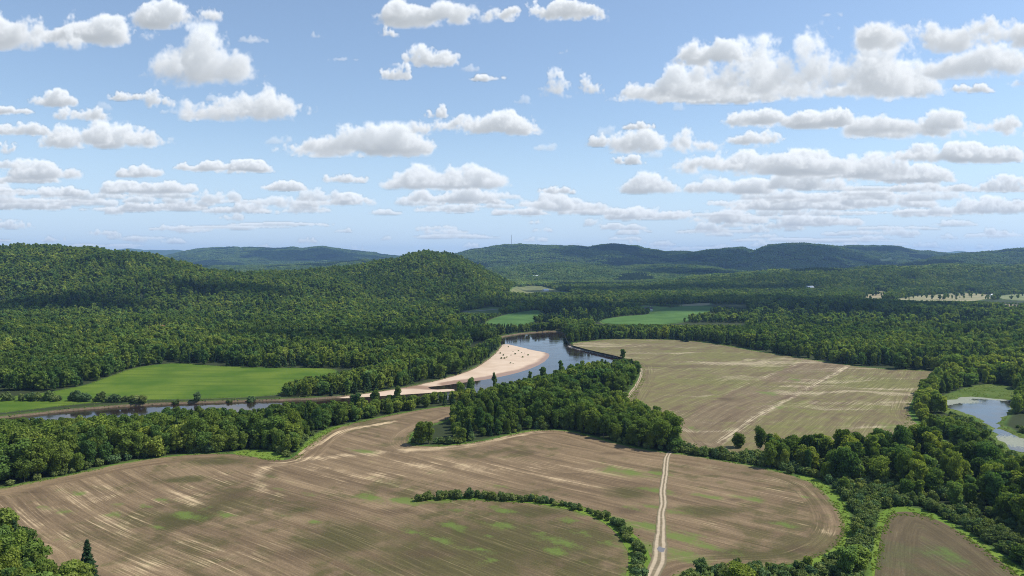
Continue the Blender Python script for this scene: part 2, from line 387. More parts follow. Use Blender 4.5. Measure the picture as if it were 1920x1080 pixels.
def mat_water(name, deep, rip, scale, lily=False):
    m, t = material(name)
    p = t.pos()
    w = t.noise(t.vmul(p, (1, .5, 1)), scale, 3, .6); w2 = t.noise(p, scale * .09, 3, .6)
    calm = t.step(w2, .38, .62, .25, 1)
    h = t.math('MULTIPLY', w, calm)
    c = deep; rough = t.math('MULTIPLY_ADD', calm, .10, .03)
    if lily:
        l1 = t.noise(p, .05, 2); l2 = t.noise(p, .8, 3, .7)
        pads = t.step(t.math('ADD', t.attr('lily'), t.math('MULTIPLY', t.math('SUBTRACT', l2, .5), 1.6)), .35, .5)
        c = t.mix(pads, deep, t.mix(l2, (.10,.12,.07), (.32,.33,.26))); rough = t.math('ADD', rough, t.math('MULTIPLY', pads, .6))
    t.principled(c, rough, .5 if not lily else .9, t.bump(h, rip, .12), IOR=1.33)
    return m
M['water'] = mat_water('river_water', (.020,.013,.010), .35, .55)
M['pond'] = mat_water('pond_water', (.045,.048,.045), .03, .4, True)

def mat_sand():
    m, t = material('sand')
    p = t.pos(); n1 = t.noise(p, .05, 4, .6); n2 = t.noise(p, .8, 3, .6)
    wet = t.attr('wet')
    c = t.mix(t.step(n1, .3, .7), (.47,.355,.25), (.55,.43,.315)); c = t.mix(t.step(n2, .5, .8, 0, .35), c, (.36,.26,.19))
    c = t.mix(t.step(t.math('ADD', wet, t.math('MULTIPLY', t.math('SUBTRACT', n1, .5), .7)), .25, .8), c, (.27,.175,.12))
    t.principled(c, t.step(wet, .3, .9, .9, .45), .2, t.bump(n2, .3, .15)); return m
M['sand'] = mat_sand()
def mat_track():
    m, t = material('track')
    p = t.pos(); a = t.attr('across'); n = t.noise(p, .7, 4, .65); n2 = t.noise(p, .12, 3)
    rut = t.step(t.math('ABSOLUTE', t.math('SUBTRACT', t.math('ABSOLUTE', a), .47)), .34, .12)
    c = t.mix(t.math('ADD', t.math('MULTIPLY', rut, .8), t.math('MULTIPLY', t.math('SUBTRACT', n, .4), .8)), (.15,.12,.07), (.43,.345,.235))
    edge = t.step(t.math('ADD', t.math('ABSOLUTE', a), t.math('MULTIPLY', t.math('SUBTRACT', n, .5), .5)), .88, 1.02)
    c = t.mix(edge, c, (.13,.13,.06))
    pud = t.attr('puddle'); pd = t.step(t.math('ADD', pud, t.math('MULTIPLY', t.math('SUBTRACT', n, .5), 1.3)), .5, .62)
    c = t.mix(pd, c, (.16,.15,.14))
    t.principled(c, t.math('MULTIPLY_ADD', pd, -.7, .92), .2, t.bump(n, .5, .2)); return m
M['track'] = mat_track()
M['rock'] = plain('rock', (.30,.27,.23), .9, .2, .45, .8)

# ------------------------------------------------------------------ ground: one sheet to the horizon
OPEN = [(F_MAIN, 1.8), (F_EAST, 3.0), (F_LOW, 2.0), (MEADOW, 1.0), (RIVER, .4), (POND, 1.5), (MARSH, 0.5)] + [(g, .3) for g in GRASS_EDGES]
def far_poly(pts):
    out = []
    for a, b in pts:
        X, Y, Z = ray(a, b); D = np.geomspace(300, 12000, 3000)
        z = CAM_H + Z / Y * D; h = H_hills(X / Y * D, D)
        k = np.argmax(z < h + 1.0) if (z < h + 1.0).any() else len(D) - 1
        out.append((X / Y * D[k], D[k]))
    return np.array(out)
FAR_P = [far_poly(f[1]) for f in FAR_FIELDS]
OPEN += [(smooth_poly(P, 1), 3.0) for P in FAR_P]
OPEN.append((far_poly([(1255,575),(1205,572),(1190,583),(1235,589)]), 0))
CLEAR = [far_poly([(1640,486),(1670,480),(1690,490),(1650,493)]), far_poly([(446,466),(452,463),(458,475),(450,476)])]
def open_dist(x, y):
    d = np.full(x.shape, 60.0)
    for P, mg in OPEN: d = np.minimum(d, sdf(P, x, y, 60) - mg)
    return d

az = np.concatenate([np.linspace(-46, 46, 640), np.linspace(46, 314, 70)[1:-1]]) * math.pi / 180
rr = np.concatenate([[0.5], np.linspace(20, 200, 24)[:-1], np.arange(200, 400, 3.2), np.arange(400, 1000, 2.4), np.geomspace(1000, 9000, 230), np.geomspace(9000, 40000, 30)[1:]])
A, Q = np.meshgrid(az, rr); gx = (Q * np.sin(A)).ravel(); gy = (Q * np.cos(A)).ravel()
gz = H_ground(gx, gy)
od = open_dist(gx, gy)
under = np.full(gx.shape, 60.0)
for P in (F_MAIN, F_EAST, F_LOW, MEADOW): under = np.minimum(under, sdf(P, gx, gy, 30))
gz = gz - .5 * sstep(0, -4, under)
na, nr = len(az), len(rr)
i, j = np.meshgrid(np.arange(nr - 1), np.arange(na), indexing='ij'); j2 = (j + 1) % na
F = np.stack([(i * na + j), (i * na + j2), ((i + 1) * na + j2), ((i + 1) * na + j)], -1).reshape(-1, 4)[:, ::-1]
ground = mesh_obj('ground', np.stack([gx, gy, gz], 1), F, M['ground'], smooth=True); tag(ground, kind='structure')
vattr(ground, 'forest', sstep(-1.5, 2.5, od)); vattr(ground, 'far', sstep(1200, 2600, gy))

# ------------------------------------------------------------------ sheets laid on the ground
def sheet(name, P, step, mat, zf, edge_step=None):
    es = edge_step or step
    b = []
    for k in range(len(P)):
        a, c = P[k], P[(k + 1) % len(P)]; n = max(1, int(np.hypot(*(c - a)) / es))
        for q in range(n): b.append(a + (c - a) * q / n)
    b = np.array(b); nb = len(b)
    xs = np.arange(P[:, 0].min(), P[:, 0].max(), step); ys = np.arange(P[:, 1].min(), P[:, 1].max(), step)
    X, Y = np.meshgrid(xs, ys); X = (X + (np.arange(len(ys)) % 2)[:, None] * step * .5).ravel(); Y = Y.ravel()
    k = sdf(P, X, Y, 5) < -step * .45; X, Y = X[k], Y[k]
    pts = [Vector(q) for q in b] + [Vector((a, c)) for a, c in zip(X, Y)]
    r = delaunay_2d_cdt(pts, [(q, (q + 1) % nb) for q in range(nb)], [list(range(nb))], 1, 1e-4)
    V = np.array([(v.x, v.y) for v in r[0]]); F = np.array([f for f in r[2] if len(f) == 3])
    a, b2, c = V[F[:, 0]], V[F[:, 1]], V[F[:, 2]]
    neg = ((b2 - a)[:, 0] * (c - a)[:, 1] - (b2 - a)[:, 1] * (c - a)[:, 0]) < 0
    F[neg] = F[neg][:, ::-1]
    o = mesh_obj(name, np.column_stack([V, zf(V[:, 0], V[:, 1])]), F, mat, smooth=True)
    tag(o, kind='structure')
    return o, V[:, 0], V[:, 1]
def spots(x, y, lst, w=1.0, ang=None):
    """soft patches; with ang they are drawn out along the tillage rows"""
    s = np.zeros(x.shape)
    for px, py, rx, ry in lst:
        cx, cyy = at(px, py); a = rx * cyy / FPX; b = ry * cyy * cyy / (CAM_H * FPX)
        if ang is None: e = ((x - cx) / a) ** 2 + ((y - cyy) / b) ** 2
        else:
            g = math.sqrt(a * b); u = (x - cx) * math.cos(ang) + (y - cyy) * math.sin(ang); v = (y - cyy) * math.cos(ang) - (x - cx) * math.sin(ang)
            e = (u / (g * 1.9)) ** 2 + (v / (g * .75)) ** 2
        s = np.maximum(s, np.exp(-e))
    return s * w
def brush(x, y, pts, width):
    return np.exp(-(dist_line(poly(pts), x, y, False) / width) ** 2)
FZ = lambda dz: (lambda x, y: H_plain(x, y) + dz)

WEEDS = [(145,927,14,5),(215,967,24,5),(77,953,14,4),(120,962,18,6),(222,946,14,4),(270,950,12,4),(290,989,14,5),(303,938,14,4),(112,1015,10,4),(353,967,28,9),(520,917,16,6),(582,928,16,6),(592,978,12,4),(423,967,14,4),
 (940,958,32,6),(860,958,20,5),(1065,975,22,8),(853,988,30,8),(827,1015,17,6),(768,1000,16,5),(912,1005,16,6),(952,988,20,6),(1093,1003,10,5),(1048,1017,40,7),(1043,1035,26,6),(897,1032,22,6),(920,1052,16,5),(1142,1022,8,8),
 (683,845,16,6),(1170,885,34,9),(1235,887,10,8),(1234,920,14,16),(1228,952,12,12),(1225,990,18,18),(1264,1007,18,22),(1272,1037,26,18),(1258,960,8,20),(938,913,14,4),(755,940,26,7),(1323,932,20,7),(1402,935,22,6),(1513,933,10,5),(1300,1003,20,8),(1470,985,16,5),
 (1330,1027,34,8),(1290,1052,30,10),(1180,955,20,5),(1010,1000,14,4),(700,935,30,6)]
PALE = [(60,965,90,26),(190,935,120,20),(130,1000,80,18),(280,985,70,16),(260,1050,90,30),(330,1020,60,14),(380,945,90,14),(430,900,60,12),(495,912,26,22),(880,880,80,12),(780,870,60,10),(1060,905,90,12),(1330,875,60,8),(1460,900,60,9),(640,900,80,14),(1560,1000,14,30),(470,1040,60,16),(1350,985,70,6),(600,880,50,10),(720,890,60,8)]
OLIVE = [(930,1020,330,85),(1100,1010,90,40),(640,1010,120,50),(410,865,90,10),(350,900,60,8),(1000,960,150,16),(1180,925,60,18),(1330,960,80,16),(560,955,60,12),(1400,1040,120,18),(330,975,60,14),(860,1060,300,40),(700,770,60,6)]
DARK = [(1377,938,22,6),(1420,950,26,6),(1150,850,40,4),(980,850,50,5),(740,960,70,10),(1180,960,60,12),(440,930,40,20),(360,960,30,10),(560,1040,90,18),(800,1040,80,14),(290,950,36,10),(500,870,40,6),(1080,890,60,4),(1500,1030,60,10),(60,925,50,4)]
fm, fx, fy = sheet('ploughed_field', F_MAIN, 3.0, M['soil'], FZ(.06))
vattr(fm, 'edge', -sdf(F_MAIN, fx, fy, 30)); vattr(fm, 'weed', spots(fx, fy, WEEDS, 1.0, R(-30)) + .55 * sstep(5, 0, dist_line(HEDGE, fx, fy, False) - 3) + .75 * sstep(-3.2, 0, sdf(F_MAIN, fx, fy, 30)))
vattr(fm, 'pale', np.maximum(np.maximum(spots(fx, fy, PALE, .50, R(-38)), spots(fx, fy, [(170,975,260,75),(420,1040,170,40),(350,930,150,30),(1000,880,260,22),(1480,930,160,22)], .42)) - .35 * brush(fx, fy, [(515,880),(450,925),(395,950),(330,980),(300,1012),(210,1050)], 8) - .3 * brush(fx, fy, [(360,890),(280,925),(190,955),(80,1000)], 5), np.maximum(brush(fx, fy, [(530,930),(492,920),(480,900),(500,872),(560,861),(640,852),(760,846),(850,838),(940,822),(1010,812)], 6.0) * .68, .9 * brush(fx, fy, [(560,850),(640,808),(740,790)], 3))))
vattr(fm, 'olive', spots(fx, fy, OLIVE, .9) + .5 * brush(fx, fy, [(520,880),(440,935),(380,965),(300,1005)], 7)); vattr(fm, 'dark', np.maximum(spots(fx, fy, DARK, .8), .5 * brush(fx, fy, [(515,880),(450,925),(395,950),(330,980),(300,1012),(210,1050)], 8)))
tag(fm, 'brown ploughed field with pale crests and green weed patches')

fe, fx, fy = sheet('ploughed_field', F_EAST, 4.5, M['soil_east'], FZ(.06))
vattr(fe, 'edge', -sdf(F_EAST, fx, fy, 30))
vattr(fe, 'weed', spots(fx, fy, [(1300,803,14,6),(1680,805,22,10),(1440,738,18,5),(1465,765,12,4),(1340,840,40,4),(1490,712,12,3),(1715,830,20,6)], .9))
vattr(fe, 'pale', np.maximum.reduce([spots(fx, fy, [(1300,690,90,6),(1180,650,60,3),(1620,800,80,4),(1560,830,90,4),(1640,765,60,3)], .5), brush(fx, fy, [(1350,830),(1420,780),(1480,748),(1540,715),(1600,680)], 3.4) * .85, .55 * brush(fx, fy, [(1260,790),(1400,720),(1520,672)], 2.5)]))
strip = inside(poly([(1262,800),(1400,720),(1520,672),(1600,682),(1540,716),(1480,748),(1420,780),(1340,840),(1285,840)]), fx, fy)
ol = np.where(strip, -.5, .56) + spots(fx, fy, [(1450,690,26,6),(1330,715,70,5),(1640,720,70,8),(1350,665,60,4)], .6)
vattr(fe, 'olive', ol); vattr(fe, 'dark', np.where(strip, .36, 0) + spots(fx, fy, [(1450,690,22,5),(1355,748,34,4)], .5))
tag(fe, 'tan and olive striped field beyond the wooded strip')

fl, fx, fy = sheet('ploughed_field', F_LOW, 3.0, M['soil_low'], FZ(.06))
vattr(fl, 'edge', -sdf(F_LOW, fx, fy, 30)); vattr(fl, 'weed', spots(fx, fy, [(1735,990,20,10),(1780,1040,50,20),(1850,1070,40,12)], .5)); vattr(fl, 'pale', spots(fx, fy, [(1700,1010,20,20)], .25)); vattr(fl, 'olive', spots(fx, fy, [(1760,1040,90,40)], .6)); vattr(fl, 'dark', fx * 0)
tag(fl, 'small dark ploughed field in the bottom right')

me_o, fx, fy = sheet('meadow', MEADOW, 5.0, M['meadow'], lambda x, y: np.minimum(H_ground(x, y), H_plain(x, y)) + .06)
tag(me_o, 'bright green hay meadow across the river')
def ribbon(name, P, widths, mat, dz, step=2.0, zf=H_plain):
    P = np.asarray(P, float); seg = np.hypot(*np.diff(P, axis=0).T); s = np.concatenate([[0], np.cumsum(seg)])
    n = int(s[-1] / step) + 2; ss = np.linspace(0, s[-1], n)
    cx = np.interp(ss, s, P[:, 0]); cyv = np.interp(ss, s, P[:, 1]); w = np.interp(ss, s, widths if hasattr(widths, '__len__') else [widths] * len(P))
    for _ in range(3):
        cx[1:-1] = (cx[:-2] + 2 * cx[1:-1] + cx[2:]) / 4; cyv[1:-1] = (cyv[:-2] + 2 * cyv[1:-1] + cyv[2:]) / 4
    tx, ty = np.gradient(cx), np.gradient(cyv); L = np.hypot(tx, ty); nx, ny = ty / L, -tx / L
    k = 9; a = np.linspace(-1, 1, k)
    wob = 1 + .35 * (fbm(ss / 5, ss * 0 + 3, 77, 3) - .5); cx = cx + (fbm(ss / 14, ss * 0 + 1, 78, 3) - .5) * 1.2
    X = cx[:, None] + nx[:, None] * a * (w * wob / 2)[:, None]; Y = cyv[:, None] + ny[:, None] * a * (w * wob / 2)[:, None]
    Z = zf(X.ravel(), Y.ravel()) + dz
    i, j = np.meshgrid(np.arange(n - 1), np.arange(k - 1), indexing='ij')
    F = np.stack([i * k + j, i * k + j + 1, (i + 1) * k + j + 1, (i + 1) * k + j], -1).reshape(-1, 4)
    o = mesh_obj(name, np.column_stack([X.ravel(), Y.ravel(), Z]), F, mat, smooth=True); tag(o, kind='structure')
    vattr(o, 'across', np.tile(a, n)); return o, X.ravel(), Y.ravel()
hp, hx, hy = ribbon('grass_strip', HEDGE, [2.5,5,5,5,5,5,5.5,6,6,6.5,7,8,9,9], M['verge'], .12)
tk, tx_, ty_ = ribbon('track', TRACK, TRACK_W, M['track'], .16, 1.2)
pc = at(1240, 1032); vattr(tk, 'puddle', np.exp(-((tx_ - pc[0]) / 1.8) ** 2 - ((ty_ - pc[1]) / 3.0) ** 2))
tag(tk, 'pale two-rut dirt track crossing the ploughed field')
ln, lx, ly = ribbon('track', LANE, 2.6, M['track'], .14, 2.0); vattr(ln, 'puddle', lx * 0)
tag(ln, 'narrow dirt lane beside the wooded strip')
for P in GRASS_EDGES:
    o, _, _ = sheet('grass_verge', P, 3.5, M['verge'], FZ(.03))
mo, fx, fy = sheet('marsh', MARSH, 2.5, M['marsh'], lambda x, y: np.maximum(H_ground(x, y), -5) + .04)
# water
def water_sheet(name, P, z, mat, grow):
    c = P.mean(0)
    o, x, y = sheet(name, P, 14, mat, lambda x, y: x * 0 + z, 6)
    return o, x, y
def grow_poly(P, g):
    T = np.roll(P, -1, 0) - np.roll(P, 1, 0); L = np.hypot(*T.T)[:, None] + 1e-9; T = T / L
    area = .5 * np.sum(P[:, 0] * np.roll(P[:, 1], -1) - np.roll(P[:, 0], -1) * P[:, 1])
    N = np.column_stack([T[:, 1], -T[:, 0]]) * (1 if area > 0 else -1)
    return P + N * g
river, _, _ = water_sheet('river', grow_poly(RIVER, 2.5), -2.2, M['water'], 0)
pond, wx_, wy_ = sheet('pond', grow_poly(POND, 4.0), 2.5, M['pond'], lambda x, y: x * 0 - 1.0)
pc1 = at(1795, 752, -1); pc2 = at(1905, 828, -1)
vattr(pond, 'lily', .9 * np.maximum.reduce([1.1 * np.exp(-((wx_ - pc1[0]) / 16) ** 2 - ((wy_ - pc1[1]) / 9) ** 2), 1.0 * np.exp(-((wx_ - pc2[0]) / 14) ** 2 - ((wy_ - pc2[1]) / 15) ** 2), .8 * sstep(4, 0, dist_line(poly([(1765,757),(1815,744),(1880,749)], -1), wx_, wy_, False) - 4), wx_ * 0 - .3]))
sb_in = lambda x, y: np.maximum(-sdf(SANDBAR, x, y, 30), 0)
sbar, fx, fy = sheet('sandbar', SANDBAR, 3.0, M['sand'], lambda x, y: -2.25 + 1.3 * (1 - np.exp(-sb_in(x, y) * .11)) + .12 * fbm(x / 12, y / 12, 88, 3) * np.minimum(sb_in(x, y) * .3, 1))
tipx, tipy = at(1032, 667, -2.6)
dl = dist_line(poly([(1000,656),(1028,661),(1032,667),(1018,681),(985,695),(940,706),(900,713),(860,718),(835,722)], -2.6), fx, fy, False)
vattr(sbar, 'wet', np.maximum(np.exp(-(dl / 8.0) ** 2) * .95 + .35 * (fbm(dl / 2.2, fx / 60, 87, 2) - .45) * sstep(30, 0, dl), .95 * spots(fx, fy, [(790,723,70,5),(850,719,30,4)])))
tag(sbar, 'pink sand bar on the inside of the river bend')
for (nm, _, c), P in zip(FAR_FIELDS, FAR_P):
    m = mat_grass('pasture', tuple(q * .8 for q in c), (c[0] * 1.35, c[1] * 1.2, c[2] * 1.3), (c[0] * .6, c[1] * .7, c[2] * .6))
    o, _, _ = sheet('pasture', smooth_poly(P, 1), 14, m, lambda x, y: H_plain(x, y) + .5)
rd, rx_, ry_ = ribbon('road', [p for p in poly([(855,586),(890,584),(925,581),(960,577),(1000,573),(1040,571)])], 8, plain('asphalt', (.16,.16,.16), .8, .2, .1, .2), .7, 6)
tag(rd, 'grey country road behind the far green field')

# ------------------------------------------------------------------ trees: prototypes
def ico(sub=1):
    bm = bmesh.new(); bmesh.ops.create_icosphere(bm, subdivisions=sub, radius=1)
    V = np.array([v.co[:] for v in bm.verts]); F = np.array([[v.index for v in f.verts] for f in bm.faces]); bm.free(); return V, F
ICO = {k: ico(k) for k in (1, 2)}
def tube(P, rad, k=6):
    """tapered limb through points P"""
    V, F = [], []
    for q, (p, r) in enumerate(zip(P, rad)):
        d = Vector(P[min(q + 1, len(P) - 1)]) - Vector(P[max(q - 1, 0)]); d.normalize()
        a = d.orthogonal().normalized(); b = d.cross(a)
        for s in range(k):
            t = 2 * math.pi * s / k; V.append(Vector(p) + (a * math.cos(t) + b * math.sin(t)) * r)
    for q in range(len(P) - 1):
        for s in range(k): F.append((q * k + s, q * k + (s + 1) % k, (q + 1) * k + (s + 1) % k, (q + 1) * k + s))
    return [tuple(v) for v in V], F
def rand_dirs(n, rng, up=0.0):
    d = rng.normal(size=(n, 3)); d[:, 2] += up; return d / np.linalg.norm(d, axis=1)[:, None]
def leaf_cards(C, N, size, rng):
    """one irregular leaf-clump quad per centre"""
    n = len(C)
    t = np.cross(N, rng.normal(size=(n, 3))); t /= np.linalg.norm(t, axis=1)[:, None] + 1e-9
    b = np.cross(N, t); s = (size * rng.uniform(.6, 1.35, n))[:, None]
    V = np.stack([C + t * s * rng.uniform(.5, 1.1, (n, 1)) + b * s * .2, C + b * s * rng.uniform(.5, 1.0, (n, 1)) + N * s * .15,
                  C - t * s * rng.uniform(.5, 1.1, (n, 1)) - b * s * .15, C - b * s * rng.uniform(.5, 1.0, (n, 1)) - N * s * .25], 1).reshape(-1, 3)
    return V, np.arange(4 * n).reshape(n, 4)
def lobes_broad(h, w, rng, n, low=.22):
    """ellipsoid lobes filling an uneven crown of height h and width w"""
    L = []
    for q in range(n):
        zz = low + (.92 - low) * ((q + rng.uniform(.2, .9)) / n)
        env = math.sin(math.pi * min(1, max(0.08, (zz - low * .55) / (1.12 - low * .55)))) ** .6
        a = q * 2.4 + rng.uniform(-.6, .6); rad = w * .5 * env * rng.uniform(.25, .72)
        r = w * rng.uniform(.16, .27) * (.72 + .45 * env)
        L.append((math.cos(a) * rad, math.sin(a) * rad, zz * h, r, r * rng.uniform(.75, 1.05)))
    L.append((rng.uniform(-.06, .06) * w, rng.uniform(-.06, .06) * w, h * .58, w * .26, h * .24))
    return np.array(L)
def crown_mesh(L, nleaf, size, rng, core=1):
    w = L[:, 3] ** 2; pick = rng.choice(len(L), nleaf, p=w / w.sum()); l = L[pick]
    d = rand_dirs(nleaf, rng, .35); rr_ = rng.uniform(.74, 1.20, nleaf)[:, None]
    C = l[:, :3] + d * np.column_stack([l[:, 3], l[:, 3], l[:, 4]]) * rr_
    # keep only leaves near the outside of the union
    keep = np.ones(nleaf, bool)
    for q in range(len(L)):
        e = (C - L[q, :3]) / np.array([L[q, 3], L[q, 3], L[q, 4]]); keep &= (np.sum(e * e, 1) > .50) | (pick == q)
    C, d = C[keep], d[keep]
    N = d + rng.normal(size=d.shape) * .55; N /= np.linalg.norm(N, axis=1)[:, None]
    V, F = leaf_cards(C, N, size, rng)
    Fs = [tuple(f) for f in F]; Vs = [V]; off = len(V)
    if core:
        iv, if_ = ICO[core]
        for q in L:
            s = 1 + rng.uniform(-.14, .14, (len(iv), 1)); Vs.append(q[:3] + iv * s * np.array([q[3], q[3], q[4]]) * .77)
            Fs += [tuple(f + off) for f in if_]; off += len(iv)
    return np.concatenate(Vs), Fs
def trunk_mesh(h, w, L, rng, r=.2):
    V, F = tube([(0, 0, -.5), (.05, 0, h * .2), (rng.uniform(-.2, .2), rng.uniform(-.2, .2), h * .5), (0, 0, h * .82)], [r * 1.3, r, r * .7, r * .2])
    for q in L[:5]:
        z0 = h * rng.uniform(.2, .45); v, f = tube([(0, 0, z0), tuple(np.array([q[0] * .5, q[1] * .5, (z0 + q[2]) / 2 + .2])), tuple(q[:3])], [r * .55, r * .4, r * .15], 5)
        F += [tuple(a + len(V) for a in g) for g in f]; V += v
    return V, F
def conifer_mesh(h, w, rng, tiers, per, size, core=True):
    V, F = [], []; off = 0
    Vs = []
    for q in range(tiers):
        z = h * (.10 + .88 * q / tiers); rad = w * .5 * (1 - q / tiers) ** .8 * rng.uniform(.82, 1.12) + .15
        n = max(4, int(per * (1 - .6 * q / tiers)))
        a = rng.uniform(0, 2 * math.pi, n); rr_ = rad * rng.uniform(.55, 1.05, n)
        C = np.column_stack([np.cos(a) * rr_, np.sin(a) * rr_, z - rr_ * .28 + rng.uniform(-.3, .3, n)])
        N = np.column_stack([np.cos(a) * .55, np.sin(a) * .55, np.full(n, .85)]) + rng.normal(size=(n, 3)) * .28
        N /= np.linalg.norm(N, axis=1)[:, None]
        v, f = leaf_cards(C, N, size * (.65 + .5 * rad / (w * .5)), rng); Vs.append(v); F += [tuple(g + off) for g in f]; off += len(v)
    if core:
        k = 7; cv = [(0, 0, h * 1.0)]
        for zf, rf in ((.8, .10), (.5, .28), (.12, .42)):
            for s in range(k):
                t = 2 * math.pi * s / k; r = w * .5 * rf * rng.uniform(.75, 1.1); cv.append((math.cos(t) * r, math.sin(t) * r, h * zf))
        cf = [(0, 1 + s, 1 + (s + 1) % k) for s in range(k)]
        for b in (0, 1): cf += [(1 + b * k + s, 1 + (b + 1) * k + s, 1 + (b + 1) * k + (s + 1) % k, 1 + b * k + (s + 1) % k) for s in range(k)]
        Vs.append(np.array(cv)); F += [tuple(a + off for a in g) for g in cf]
    return np.concatenate(Vs), F

rng = np.random.default_rng(3)
PROTO_B = []                                          # (crown mesh, trunk mesh, height)
for q, (h, w, nl, low) in enumerate([(14,9,11,.2),(16,9.5,12,.22),(12.5,9.5,10,.16),(15,7.5,11,.2),(13,8,9,.14),(17,8.5,13,.25),(11.5,8.5,9,.14)]):
    L = lobes_broad(h, w, rng, nl, low)
    cm = mesh_obj('crown', *crown_mesh(L, 3000, .50, rng), M['broadleaf'], link=False).data
    tm = mesh_obj('trunk', *trunk_mesh(h, w, L, rng), M['bark'], smooth=True, link=False).data
    PROTO_B.append((cm, tm, h))
PROTO_C = []
for h, w in ((14, 5.0), (17, 5.6), (11, 4.6)):
    cm = mesh_obj('crown', *conifer_mesh(h, w, rng, 26, 52, .55), M['conifer'], link=False).data
    tm = mesh_obj('trunk', *tube([(0, 0, -.5), (0, 0, h * .5), (0, 0, h * .97)], [.22, .15, .04]), M['bark'], smooth=True, link=False).data
    PROTO_C.append((cm, tm, h))
PROTO_S = []
for h, w in ((3.4, 4.4), (2.8, 4.2), (4.2, 4.0), (3.0, 5.0)):
    L = lobes_broad(h, w, rng, 8, .12)
    PROTO_S.append((mesh_obj('shrub', *crown_mesh(L, 900, .34, rng), M['shrub'], link=False).data, h))

# massed trees: the forest object holds its own small models and copies them onto its points
def model_set(specs):
    Vs, Fs, pid, mi = [], [], [], []; off = 0
    for k, (V, F, mat) in enumerate(specs):
        Vs.append(np.asarray(V)); Fs += [tuple(int(a) + off for a in f) for f in F]; off += len(V)
        pid += [k] * len(V); mi += [mat] * len(F)
    return np.concatenate(Vs), Fs, pid, mi
def scatter_object(name, specs, mats, pts, idx, scl, rot, tone):
    V, F, pid, mi = model_set(specs)
    n0 = len(V); V = np.concatenate([V, pts]); n = len(pts)
    o = mesh_obj(name, V, F, mats)
    o.data.polygons.foreach_set('material_index', np.array(mi, np.int32))
    a = o.data.attributes.new('pid', 'INT', 'POINT'); a.data.foreach_set('value', np.concatenate([pid, np.full(n, -1)]).astype(np.int32))
    a = o.data.attributes.new('which', 'INT', 'POINT'); a.data.foreach_set('value', np.concatenate([np.zeros(n0), idx]).astype(np.int32))
    vattr(o, 'tone', np.concatenate([np.zeros(n0), tone])); vattr(o, 'rot', np.concatenate([np.zeros(n0), rot]))
    a = o.data.attributes.new('scl', 'FLOAT_VECTOR', 'POINT'); a.data.foreach_set('vector', np.concatenate([np.ones((n0, 3)), scl]).astype(np.float32).ravel())
    g = bpy.data.node_groups.new(name, 'GeometryNodeTree')
    g.interface.new_socket('Geometry', in_out='INPUT', socket_type='NodeSocketGeometry'); g.interface.new_socket('Geometry', in_out='OUTPUT', socket_type='NodeSocketGeometry')
    N, Lk = g.nodes, g.links
    gi, go = N.new('NodeGroupInput'), N.new('NodeGroupOutput')
    def named(nm, typ):
        q = N.new('GeometryNodeInputNamedAttribute'); q.data_type = typ; q.inputs['Name'].default_value = nm; return q.outputs['Attribute']
    p = named('pid', 'INT')
    def only(k):
        c = N.new('FunctionNodeCompare'); c.data_type = 'INT'; c.operation = 'EQUAL'
        ins = [s for s in c.inputs if s.type == 'INT']; Lk.new(p, ins[0]); ins[1].default_value = k
        s = N.new('GeometryNodeSeparateGeometry'); s.domain = 'POINT'; Lk.new(gi.outputs[0], s.inputs['Geometry']); Lk.new(c.outputs[0], s.inputs['Selection']); return s.outputs['Selection']
    prev = None
    # a join lists its last link first, so link in reverse
    jn = N.new('GeometryNodeJoinGeometry'); made = []
    for k in range(len(specs)):
        t = N.new('GeometryNodeGeometryToInstance'); Lk.new(only(k), t.inputs[0]); made.append(t.outputs[0])
    for q in reversed(made): Lk.new(q, jn.inputs[0])
    ip = N.new('GeometryNodeInstanceOnPoints'); Lk.new(only(-1), ip.inputs['Points']); Lk.new(jn.outputs[0], ip.inputs['Instance'])
    ip.inputs['Pick Instance'].default_value = True; Lk.new(named('which', 'INT'), ip.inputs['Instance Index'])
    cx = N.new('ShaderNodeCombineXYZ'); Lk.new(named('rot', 'FLOAT'), cx.inputs[2]); Lk.new(cx.outputs[0], ip.inputs['Rotation'])
    Lk.new(named('scl', 'FLOAT_VECTOR'), ip.inputs['Scale']); Lk.new(ip.outputs[0], go.inputs[0])
    md = o.modifiers.new('scatter', 'NODES'); md.node_group = g
    return o

# ------------------------------------------------------------------ trees: where they stand
SHRUB_ZONES = [smooth_poly(poly(p), 1) for p in (
    [(1290,860),(1262,838),(1290,828),(1400,832),(1440,856),(1430,880),(1360,868)],
    [(1500,898),(1560,905),(1640,905),(1700,930),(1800,960),(1960,1010),(1960,1320),(1640,1320),(1250,1320),(1225,1110),(1262,1080),(1400,1066),(1500,1066),(1590,1040),(1600,1000),(1575,940)],
    [(1770,775),(1830,785),(1862,812),(1880,850),(1850,850),(1800,800)],
)]
MIX = smooth_poly(poly([(1290,845),(1400,835),(1480,850),(1560,842),(1700,850),(1860,850),(1960,880),(1960,1005),(1800,958),(1700,928),(1600,903),(1500,892),(1400,862)]), 1)
CONIFER_ZONES = [smooth_poly(far_poly(p), 1) for p in (
    [(880,600),(960,612),(1000,625),(870,628),(850,610)], [(1000,575),(1120,570),(1220,580),(1150,592),(1100,612),(1010,612)], [(950,552),(1080,556),(1200,562),(1000,570),(900,566)],
    [(1310,590),(1340,570),(1480,565),(1640,570),(1640,600),(1400,603)], [(1640,585),(1780,585),(1880,600),(1800,620),(1640,612)], [(1825,582),(1840,576),(1878,578),(1876,590),(1832,592)],
    [(1255,612),(1330,606),(1330,618),(1250,622)], [(960,538),(990,541),(1040,560),(960,556)], [(905,750),(815,756),(815,766),(905,766)], [(395,600),(470,598),(470,620),(400,622)])]
